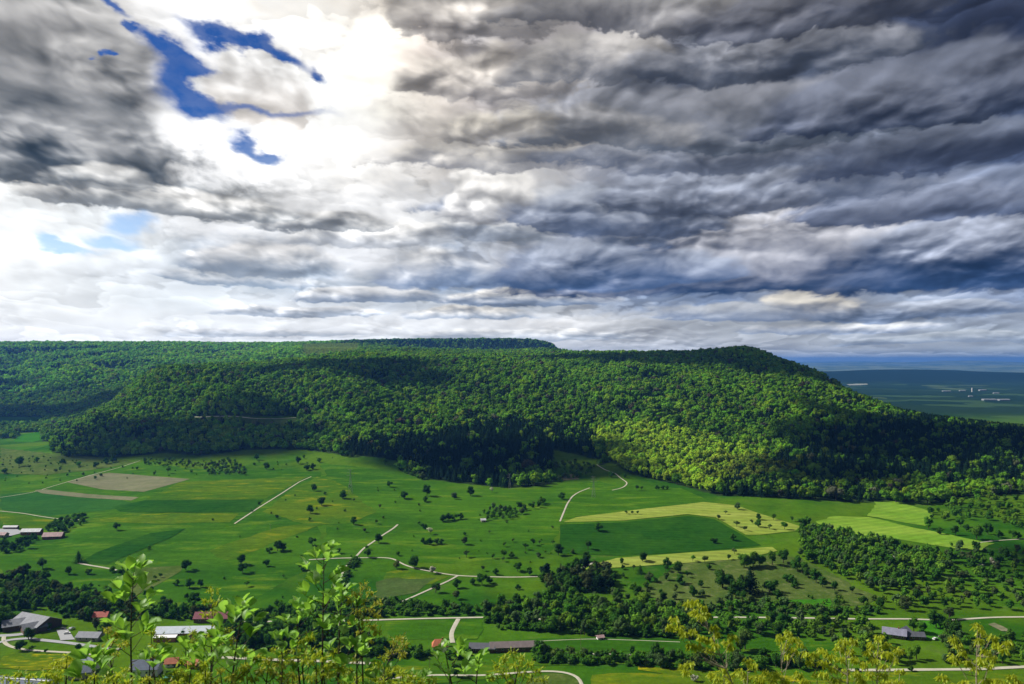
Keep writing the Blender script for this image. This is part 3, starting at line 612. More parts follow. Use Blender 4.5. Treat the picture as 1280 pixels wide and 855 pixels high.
CLUMPS = [  # polygon in the photograph, spacing m, height m, kinds, looks, label, group
 ([(1001,655),(1050,668),(1108,680),(1150,690),(1190,700),(1180,722),(1110,745),(1060,728),(1020,710),(1001,695)], 9.0, (8,13), ['round','round','tall'], ['dark','mid','mid','fresh','grey'], 'leafy tree in the dense hollow wood beside the grassy hillside', 'trees of the hollow wood'),
 ([(1180,680),(1225,690),(1280,690),(1330,690),(1330,766),(1200,764),(1110,763),(1106,748),(1182,722)], 12.5, (7,12), ['round','bush','round','tall'], ['dark','mid','fresh','dark','grey','bare'], 'leafy tree in the loose scrubby wood above the pale country lane', 'trees of the scrubby wood'),
 ([(604,762),(650,756),(690,748),(760,754),(830,760),(860,762),(860,798),(790,797),(700,792),(640,790),(606,782)], 8.2, (8,13), ['round','round','tall','bush'], ['mid','dark','mid','grey','fresh'], 'leafy tree in the broad belt behind the long brown barn', 'trees of the belt behind the barn'),
 ([(860,778),(1000,778),(1060,776),(1095,790),(1150,802),(1230,800),(1330,796),(1330,832),(1180,832),(1060,832),(1040,806),(1000,800),(860,798)], 9.2, (7,12), ['round','tall','round','bush'], ['mid','dark','fresh','olive','grey'], 'leafy tree in the belt below the pale country lane', 'trees of the belt below the lane'),
 ([(850,760),(960,752),(1030,762),(1100,762),(1100,769),(850,769)], 8.0, (6,10), ['bush','round'], ['mid','olive','grey'], 'bushy tree in the row above the pale country lane', 'trees of the row above the lane'),
 ([(0,726),(40,720),(90,738),(140,750),(200,762),(300,764),(300,776),(210,774),(135,778),(80,772),(60,762),(0,765)], 8.5, (8,13), ['round','round','tall','bush'], ['dark','mid','dark','bare'], 'leafy tree in the wood behind the village', 'trees of the wood behind the village'),
 ([(-60,760),(20,772),(29,783),(28,797),(-60,797)], 8.0, (10,14), ['round'], ['dark','mid'], 'leafy tree in the grove left of the big grey roof', 'trees of the grove beside the hall'),
 ([(300,783),(430,781),(450,792),(480,806),(484,826),(400,816),(285,812),(270,800)], 8.0, (9,14), ['round','tall','round'], ['dark','dark','mid'], 'leafy tree in the dark stand right of the white long barn', 'trees of the dark stand'),
 ([(440,752),(510,754),(596,762),(600,768),(440,772),(300,772),(300,768)], 8.0, (5,9), ['bush','round'], ['dark','mid','grey'], 'leafy bush in the hedge above the straight pale lane', 'bushes of the hedge above the lane'),
 ([(675,722),(720,712),(766,714),(770,738),(745,742),(684,738)], 8.5, (10,15), ['round','conifer','round'], ['dark','fir','bare','dark'], 'tree in the dark copse beside the upper pale strip', 'trees of the dark copse'),
 ([(750,742),(800,735),(870,738),(870,755),(800,756),(740,750)], 16, (6,10), ['round','bush'], ['olive','bare','mid','grey'], 'tree scattered on the olive slope above the long belt', 'scattered trees above the belt'),
 ([(61,654),(92,648),(106,645),(108,655),(90,662),(76,668),(58,664)], 7.5, (6,9), ['round','bush'], ['dark','dark','mid'], 'dark tree in the hedge behind the pink roofed barn', 'hedge trees behind the farm'),
 ([(-60,672),(25,672),(60,674),(52,682),(10,692),(-60,694)], 8.0, (7,11), ['round','bush'], ['dark','dark','mid'], 'dark tree in front of the farm', 'trees in front of the farm'),
 ([(485,812),(600,816),(700,822),(760,828),(760,832),(700,830),(600,826),(485,822)], 7.0, (5,9), ['bush','round'], ['dark','mid'], 'bushy tree in the hedge in front of the long brown barn', 'trees of the hedge before the barn'),
 ([(620,812),(760,819),(862,822),(1000,826),(1040,832),(1040,838),(860,838),(780,832),(620,826)], 7.0, (6,11), ['round','bush','tall'], ['olive','mid','dark','grey'], 'leafy tree in the low belt above the buttercup field', 'trees of the low belt'),
 ([(424,734),(430,716),(442,700),(452,698),(448,706),(436,724),(432,740)], 6.0, (4,7), ['bush'], ['dark','dark','mid'], 'dark bush in the hedge leading up to the pale track', 'bushes of the hedge up to the track'),
 ([(598,648),(612,634),(640,636),(660,634),(682,626),(684,631),(660,641),(640,650),(610,652)], 9.0, (6,10), ['round','bush','tall'], ['dark','mid','grey'], 'tree in the thicket round the small tan hut', 'trees round the hut'),
 ([(256,582),(290,575),(310,586),(306,594),(258,594)], 9.0, (6,9), ['bush','round'], ['grey','mid','dark'], 'bushy tree in the clump below the wooded slope', 'bushes of the clump below the slope'),
 ([(180,572),(262,578),(262,586),(180,583)], 11.0, (5,8), ['bush','round'], ['mid','dark','olive'], 'bush in the scrubby row right of the ploughed field', 'bushes of the scrubby row'),
 ([(650,584),(700,576),(745,582),(740,592),(700,603),(650,606)], 10.0, (6,10), ['round','bush'], ['grey','mid','olive'], 'greyish tree at the foot of the black conifer wood', 'trees at the foot of the conifers'),
 ([(496,574),(528,570),(534,590),(528,600),(504,590)], 8.5, (8,12), ['round','tall'], ['grey','olive','bare','mid'], 'greyish tree at the left end of the black conifer wood', 'trees at the end of the conifers'),
 ([(1160,640),(1200,624),(1280,622),(1330,622),(1330,664),(1280,664),(1240,652),(1200,650),(1165,652)], 13.0, (8,12), ['round','bush'], ['mid','dark','fresh'], 'leafy tree scattered on the slope behind the lime meadows', 'scattered trees behind the lime meadows'),
 ([(600,690),(700,675),(720,700),(600,715)], 26.0, (4,6), ['orchard','bush'], ['grey','mid'], 'small orchard tree on the open green meadow', 'orchard trees on the meadow'),
 ([(770,702),(850,706),(870,735),(780,735)], 22.0, (5,8), ['orchard','round'], ['dark','mid','olive'], 'small tree on the grass below the lime strips', 'small trees below the lime strips'),
 ([(1030,742),(1105,750),(1108,760),(1030,764),(960,758)], 13.0, (4,7), ['bush','round'], ['mid','olive','fresh'], 'bush at the foot of the grassy hillside', 'bushes at the foot of the hillside'),
 ([(-60,566),(60,572),(140,580),(60,592),(-60,592)], 24.0, (4,7), ['bush','orchard'], ['dark','mid'], 'bush on the rough pasture left of the wood', 'bushes of the rough pasture'),
 ([(1050,839),(1330,834),(1330,839),(1050,844)], 17.0, (5,8), ['round','bush'], ['dark','mid'], 'bushy tree beside the pale bottom road', 'trees beside the bottom road'),
 ([(250,640),(400,610),(480,600),(560,630),(600,690),(470,700),(300,700)], 46, (3,6), ['orchard','bush','round'], ['dark','mid','grey'], 'tiny tree dotted on the wide open meadow', 'tiny trees on the open meadow'),
 ([(600,640),(700,660),(720,700),(560,700)], 34, (3,6), ['orchard','bush'], ['dark','mid','grey'], 'tiny tree dotted between the winding track and the crop field', 'tiny trees beside the crop field'),
 ([(120,720),(400,712),(420,760),(280,756),(120,745)], 44, (3,5.5), ['orchard','bush'], ['dark','mid'], 'tiny tree dotted on the meadow above the long white barn', 'tiny trees above the white barn'),
 ([(0,590),(240,575),(420,572),(400,590),(200,596),(0,608)], 34, (4,7), ['bush','round'], ['dark','mid','grey'], 'small bush dotted along the foot of the left slope', 'bushes along the left slope'),
 ([(245,770),(300,768),(300,778),(245,778)], 8.0, (8,11), ['round'], ['dark'], 'dark tree behind the maroon roofed barn', 'trees behind the maroon barn'),
 ([(150,742),(240,745),(300,758),(160,756)], 20.0, (5,8), ['round','bush'], ['dark','mid'], 'dark tree on the meadow edge behind the village', 'trees on the meadow edge'),
]
LANDMARKS = [('the ploughed field', 160, 603), ('the straight diagonal track', 340, 625), ('the farm', 50, 672), ('the dark crop strip', 230, 634), ('the pale mown patch', 200, 722), ('the big grey roof', 40, 775),
 ('the white long barn', 228, 785), ('the winding track', 480, 672), ('the track junction', 570, 722), ('the red roofed hut', 550, 805), ('the long brown barn', 640, 806), ('the small tan hut', 605, 650), ('the upper lime field', 850, 640),
 ('the lime strip', 860, 695), ('the dark copse', 720, 725), ('the dark crop field', 860, 665), ('the grey roofed house', 1120, 788), ('the lime meadows', 1110, 650), ('the grassy hillside', 950, 725), ('the conifer wood', 600, 590), ('the left pasture', 60, 575),
 ('the forest clearing', 320, 545), ('the round mown field', 690, 850), ('the wooded slope', 420, 565), ('the upper forked track', 760, 600), ('the belt wood', 760, 775)]
ORD = ['closest', 'second closest', 'third closest'] + [f'{w} closest' for w in 'fourth fifth sixth seventh eighth ninth tenth eleventh twelfth thirteenth fourteenth fifteenth sixteenth seventeenth eighteenth nineteenth twentieth'.split()]
def plant_solos():
    rows = []
    for s in SOLO.replace('\n', '|').split('|'):
        p = s.split(); rows.append((float(p[0]), float(p[1]), float(p[2]), p[3], p[4], float(p[5]) if len(p) > 5 else 1.0))
    by = {}
    for i, r in enumerate(rows):
        k = min(range(len(LANDMARKS)), key=lambda q: math.hypot(r[0] - LANDMARKS[q][1], 1.6 * (r[1] - LANDMARKS[q][2])))
        by.setdefault(k, []).append((math.hypot(r[0] - LANDMARKS[k][1], 1.6 * (r[1] - LANDMARKS[k][2])), i))
    lab = {}
    for k, l in by.items():
        seen = {}
        for d, i in sorted(l):
            r = rows[i]; key = (NAME[r[3]], r[4]); n = seen.get(key, 0); seen[key] = n + 1
            word = {'bush': 'bush', 'orchard': 'small orchard tree', 'conifer': 'pointed conifer', 'round': 'round tree', 'tall': 'slender tree'}[r[3]]
            kk = (word, r[4]); n = seen.get(('w',) + kk, 0); seen[('w',) + kk] = n + 1
            lab[i] = f'{LOOK[r[4]]} {word}, {ORD[min(n, 19)]} such to {LANDMARKS[k][0]}'
    used = []
    for i, (px, py, hp, kd, lk, wf) in enumerate(rows):
        x, y, z = at(px, py); h = max(2.2, hp * y / FPX * 1.08)
        if hp > 17 and kd != 'bush': h *= 0.95
        plant(kd, i % len(KINDS[kd]), x, y, h, wf * {'bush': 0.95, 'round': 1.0}.get(kd, 1.0), vtint(lk), lab[i], z=z); used.append((x, y, h * 0.4))
    return used

AVOID = []            # (x, y, r) clear of buildings and roads
def clump_points():
    pts = []
    for (pp, sp, (h0, h1), kinds, looks, label, group) in CLUMPS:
        w = wpoly(pp, 15); xs = [p[0] for p in w]; ys = [p[1] for p in w]
        gx, gy = np.meshgrid(np.arange(min(xs), max(xs) + sp, sp), np.arange(min(ys), max(ys) + sp, sp)); gx = gx.ravel() + rng.uniform(-0.42, 0.42, gx.size) * sp; gy = gy.ravel() + rng.uniform(-0.42, 0.42, gy.size) * sp
        ok = inpoly(gx, gy, w); gx, gy = gx[ok], gy[ok]
        if len(gx) == 0: continue
        z = ground(gx, gy)
        for x, y, zz in zip(gx, gy, z):
            if any((x - a) ** 2 + (y - b) ** 2 < r * r or (abs(x - a) < r * 0.9 and -r - 26 < y - b < 0) for a, b, r in AVOID): continue
            kd = random.choice(kinds); h = random.uniform(h0, h1) * (0.6 if kd == 'bush' else 1.0)
            pts.append((h / y, x, y, zz, kd, h, random.uniform(0.85, 1.15), random.choice(looks), label, group))
    return pts

def undergrowth_points():
    """the brambles and saplings that close the belts between the trees"""
    out = []
    for (pp, sp, hh, kinds, looks, label, group) in CLUMPS:
        if sp > 8.9 or 'hut' in group or 'farm' in group: continue
        w = wpoly(pp, 15); xs = [p[0] for p in w]; ys = [p[1] for p in w]; q = 4.6
        gx, gy = np.meshgrid(np.arange(min(xs), max(xs), q), np.arange(min(ys), max(ys), q)); gx = gx.ravel() + rng.uniform(-0.5, 0.5, gx.size) * q; gy = gy.ravel() + rng.uniform(-0.5, 0.5, gy.size) * q
        ok = inpoly(gx, gy, w) & (rng.random(gx.size) < 0.70)
        for a, b, r in AVOID: ok &= ~(((gx - a) ** 2 + (gy - b) ** 2 < (r * 0.85) ** 2) | ((np.abs(gx - a) < r * 0.8) & (gy < b) & (gy > b - r - 16)))
        out.append(np.column_stack([gx[ok], gy[ok]]))
    A = np.concatenate(out); n = len(A); r = rng.random(n)
    c = np.array([TINT['dark']]) * (0.9 + 0.7 * rng.random((n, 1))); m = r < 0.5; c[m] = np.array(TINT['mid']) * 0.95; m = r > 0.9; c[m] = np.array(TINT['grey'])
    return dict(x=A[:, 0], y=A[:, 1], z=ground(A[:, 0], A[:, 1]) - 0.8, k=rng.integers(0, 5, n), h=3.0 + 3.6 * rng.random(n), w=1.25 + 0.5 * rng.random(n), c=c)
def mass(name, P, label, lods):
    """a wood nobody could count: one point cloud of tree instances (trunk-to-tip crowns standing on the ground)"""
    n = len(P['x'])
    me = bpy.data.meshes.new(name); me.vertices.add(n)
    me.vertices.foreach_set('co', np.stack([P['x'], P['y'], P['z']], 1).astype(np.float32).ravel())
    a = me.attributes.new('idx', 'INT', 'POINT'); a.data.foreach_set('value', P['k'].astype(np.int32))
    a = me.attributes.new('rot', 'FLOAT', 'POINT'); a.data.foreach_set('value', (rng.random(n) * 6.283).astype(np.float32))
    a = me.attributes.new('siz', 'FLOAT_VECTOR', 'POINT'); a.data.foreach_set('vector', np.stack([P['h'] * P['w'], P['h'] * P['w'], P['h']], 1).astype(np.float32).ravel())
    a = me.attributes.new('tint', 'FLOAT_COLOR', 'POINT'); a.data.foreach_set('color', np.column_stack([P['c'], np.ones(n)]).astype(np.float32).ravel())
    o = obj_from(name, me); tag(o, label, kind='stuff')
    ng = bpy.data.node_groups.new('scatter_' + name, 'GeometryNodeTree')
    ng.interface.new_socket('Geometry', in_out='INPUT', socket_type='NodeSocketGeometry'); ng.interface.new_socket('Geometry', in_out='OUTPUT', socket_type='NodeSocketGeometry')
    gi = ng.nodes.new('NodeGroupInput'); go = ng.nodes.new('NodeGroupOutput')
    ip = ng.nodes.new('GeometryNodeInstanceOnPoints'); ci = ng.nodes.new('GeometryNodeCollectionInfo')
    ci.inputs['Collection'].default_value = lods; ci.inputs['Separate Children'].default_value = True; ci.inputs['Reset Children'].default_value = True
    def named(nm, ty):
        q = ng.nodes.new('GeometryNodeInputNamedAttribute'); q.data_type = ty; q.inputs['Name'].default_value = nm
        return q.outputs[0]
    L = ng.links.new
    L(gi.outputs[0], ip.inputs['Points']); L(ci.outputs[0], ip.inputs['Instance']); ip.inputs['Pick Instance'].default_value = True
    L(named('idx', 'INT'), ip.inputs['Instance Index'])
    cr = ng.nodes.new('ShaderNodeCombineXYZ'); L(named('rot', 'FLOAT'), cr.inputs[2]); L(cr.outputs[0], ip.inputs['Rotation'])
    L(named('siz', 'FLOAT_VECTOR'), ip.inputs['Scale']); L(ip.outputs[0], go.inputs[0])
    md = o.modifiers.new('scatter', 'NODES'); md.node_group = ng
    return o

MASSCOL = bpy.data.collections.new('wood_kinds')      # never linked: only the source of the instances
# names sort so that the index picks: 0-4 round, 5-6 tall, 7-9 conifer
for i in range(5):
    MASSCOL.objects.link(bpy.data.objects.new(f'a{i}', crown_mesh('wood_crown', 900 + i, 'round', 240, 0.060, M_LEAFM)))
for i in range(2):
    MASSCOL.objects.link(bpy.data.objects.new(f'b{i}', crown_mesh('wood_crown', 950 + i, 'tall', 190, 0.054, M_LEAFM)))
for i in range(3):
    MASSCOL.objects.link(bpy.data.objects.new(f'c{i}', crown_mesh('wood_crown', 970 + i, 'conifer', 230, 0.046, M_LEAFM)))

CON1 = [(415,566),(440,552),(530,540),(600,528),(650,524),(700,530),(745,545),(752,590),(650,584),(637,612),(530,600),(500,578)]
CON2 = [(1000,552),(1040,540),(1080,524),(1150,514),(1280,530),(1400,530),(1400,612),(1180,606),(1090,604),(1000,594),(950,575)]
CON3 = [(880,588),(960,590),(1010,600),(1095,606),(1090,645),(1010,650),(950,638),(900,612)]
CON4 = [(60,562),(64,538),(118,518),(160,530),(150,548),(90,568)]
LIME_SUNLIT = [(745,536),(800,528),(880,545),(960,570),(900,590),(900,618),(850,606),(790,592),(764,577)]
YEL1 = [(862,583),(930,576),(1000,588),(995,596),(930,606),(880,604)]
SUNNY = [(205,470),(420,500),(560,470),(720,500),(760,560),(560,540),(420,560),(300,560),(120,560)]
def forest_points():
    def scatter(x0, x1, y0, y1, sp):
        gx, gy = np.meshgrid(np.arange(x0, x1, sp), np.arange(y0, y1, sp)); gy = gy + (np.arange(gx.shape[1]) % 2)[None, :] * sp * 0.5
        gx = gx.ravel() + rng.uniform(-0.55, 0.55, gx.size) * sp; gy = gy.ravel() + rng.uniform(-0.55, 0.55, gy.size) * sp
        k = (rng.random(gx.size) > 0.06) & (np.abs(gx) < 0.80 * gy + 60); return gx[k], gy[k]
    out = []
    for (y0, y1, sp, hs) in ((1000, 1750, 9.8, 1.0), (1750, 2950, 10.8, 1.0), (2950, 5300, 14.0, 1.0)):
        gx, gy = scatter(-0.8 * y1, (0.8 * y1 if y1 < 4000 else 0.12 * y1), y0, y1, sp); z = ground(gx, gy); m = wood_mask(gx, gy, z) > 0.5
        gx, gy, z = gx[m], gy[m], z[m]; out.append(np.column_stack([gx, gy, z]))
    A = np.concatenate(out); x, y, z = A.T; px, py = project(x, y, z)
    # leave out what no eye near the viewpoint could see: trees far down behind a crest
    bins = np.clip(((px + 200) / 4).astype(int), 0, 420); order = np.argsort(y); hor = np.full(421, 2000.0); keep = np.zeros(len(x), bool)
    top = HOR - FPX * (z + 13 - CAMZ) / y
    pend = []
    for i in order:
        b = bins[i]
        if top[i] < hor[b] + 9: keep[i] = True
        if top[i] + 3 < hor[b]: hor[b] = top[i] + 3
    keep &= (px > -180) & (px < 1460)
    x, y, z, px, py = x[keep], y[keep], z[keep], px[keep], py[keep]; n = len(x)
    h = 12.5 + 6.5 * rng.random(n); w = 0.86 + 0.30 * rng.random(n); sm = rng.random(n) < 0.30; h[sm] *= 0.72; bg = rng.random(n) < 0.12; h[bg] *= 1.15; w[bg] *= 1.3; grove = fbm(x / 70.0, y / 90.0, 2); h *= 1 + 0.22 * grove; h[y > 2950] *= 1.15; k = rng.integers(0, 7, n)
    base = np.array([0.108, 0.250, 0.017]); c = np.tile(base, (n, 1)) * (0.60 + 0.75 * rng.random((n, 1)))
    big = fbm(x / 120.0, y / 170.0, 3)
    c *= (1 + 0.45 * big)[:, None]
    yel = rng.random(n) < (0.16 + 0.25 * (big > 0.1)); c[yel] = np.array([0.175, 0.310, 0.020]) * (0.8 + 0.4 * rng.random((yel.sum(), 1)))
    pale = rng.random(n) < 0.02; c[pale] = np.array([0.12, 0.14, 0.08]); bare = rng.random(n) < 0.02; c[bare] = np.array([0.085, 0.080, 0.050])
    jx = px + 14 * rng.normal(size=n) * 0.6; jy = py - 3 + 2.5 * rng.normal(size=n); nearw = y < 2400
    con = np.zeros(n, bool); r = rng.random(n)
    con |= inpoly(jx, jy, CON1) & nearw & (r < 0.93); con |= inpoly(jx, jy, CON2) & nearw & (r < 0.80); con |= inpoly(jx, jy, CON3) & nearw & (r < 0.50); con |= inpoly(jx, jy, CON4) & nearw & (r < 0.55)
    con |= (fbm(x / 95.0 + 50, y / 95.0, 2) > 0.34) & (r < 0.55) & (y > 1500) & (y < 3000); con |= (r < 0.03)
    con |= (y > 2950) & (fbm(x / 260.0 + 9, y / 300.0, 2) > 0.22) & (r < 0.8)
    con |= (y > 4300) & (px > 420) & (r < 0.75); con |= (y > 3000) & (py > 498) & (r < 0.7)
    lime = inpoly(jx, jy, LIME_SUNLIT) & nearw; c[lime] = np.array([0.270, 0.430, 0.028]) * (0.75 + 0.5 * rng.random((lime.sum(), 1)))  # young leaf green, tinted brighter to carry the sunlight on this patch
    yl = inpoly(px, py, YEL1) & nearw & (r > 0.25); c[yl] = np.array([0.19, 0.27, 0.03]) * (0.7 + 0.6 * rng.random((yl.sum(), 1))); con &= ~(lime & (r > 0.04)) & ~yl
    mix = (inpoly(jx, jy, CON2) | inpoly(jx, jy, CON3)) & ~con & nearw; c[mix] *= 0.75
    nc = con.sum(); c[con] = np.array([0.011, 0.030, 0.013]) * (0.75 + 0.6 * rng.random((nc, 1))); k[con] = 7 + rng.integers(0, 3, nc); h[con] = 14 + 6 * rng.random(nc); w[con] = 0.95 + 0.25 * rng.random(nc)
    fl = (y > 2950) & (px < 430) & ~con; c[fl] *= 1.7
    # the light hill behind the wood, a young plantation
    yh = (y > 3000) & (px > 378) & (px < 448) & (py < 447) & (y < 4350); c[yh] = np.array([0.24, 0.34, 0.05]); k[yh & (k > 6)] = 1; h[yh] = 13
    c *= (1 + 0.06 * rng.normal(size=(n, 3))).clip(0.8, 1.2)
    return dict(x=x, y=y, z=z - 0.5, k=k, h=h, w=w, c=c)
def build_forest(extra):
    P = forest_points()
    main = P['y'] < 2950
    sub = lambda m: {q: v[m] for q, v in P.items()}
    # the trees of the slope that show largest stand as trees of their own
    size = P['h'] / P['y']; px, py = project(P['x'], P['y'], P['z'])
    conm = (P['k'] >= 7) & (px > -20) & (px < 1300) & main; pick = np.where(conm)[0]; pick = pick[np.argsort(-size[pick])][:150]
    sel = np.zeros(len(size), bool); sel[pick] = True
    for i in pick:
        spot = 'at the lower edge of the black wood below the ridge' if px[i] < 800 else 'among the conifers on the dark slope above the lime meadows'
        plant('conifer', int(i) % 3, P['x'][i], P['y'][i], P['h'][i], P['w'][i], P['c'][i], 'blackish conifer ' + spot, 'conifers ' + spot, z=P['z'][i])
    bm_ = (P['k'] < 7) & (px > -20) & (px < 1300) & main; pick = np.where(bm_)[0]; pick = pick[np.argsort(-size[pick])][:NB_FOREST]
    sel[pick] = True
    for i in pick:
        spot = 'on the lower edge of the wooded slope above the meadows'
        plant('round', int(i) % 5, P['x'][i], P['y'][i], P['h'][i], P['w'][i], P['c'][i], 'leafy tree ' + spot, 'leafy trees ' + spot, z=P['z'][i])
    main &= ~sel
    P2 = sub(main)
    if extra:
        e = extra; kk = np.array([{'round': random.randrange(5), 'bush': random.randrange(5), 'orchard': random.randrange(5), 'tall': 5 + random.randrange(2), 'conifer': 7}[q[4]] for q in e])
        add = dict(x=np.array([q[1] for q in e]), y=np.array([q[2] for q in e]), z=np.array([q[3] for q in e]) - 0.3, k=kk, h=np.array([q[5] for q in e]), w=np.array([q[6] for q in e]), c=np.array([vtint(q[7]) for q in e]))
        P2 = {q: np.concatenate([P2[q], add[q]]) for q in P2}
    mass('undergrowth', undergrowth_points(), 'dark brambles and saplings filling the tree belts', MASSCOL)
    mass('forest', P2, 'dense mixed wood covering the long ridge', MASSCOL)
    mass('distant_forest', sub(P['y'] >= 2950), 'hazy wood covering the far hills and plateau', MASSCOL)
    print('FOREST', len(P2['x']), (P['y'] >= 2950).sum())
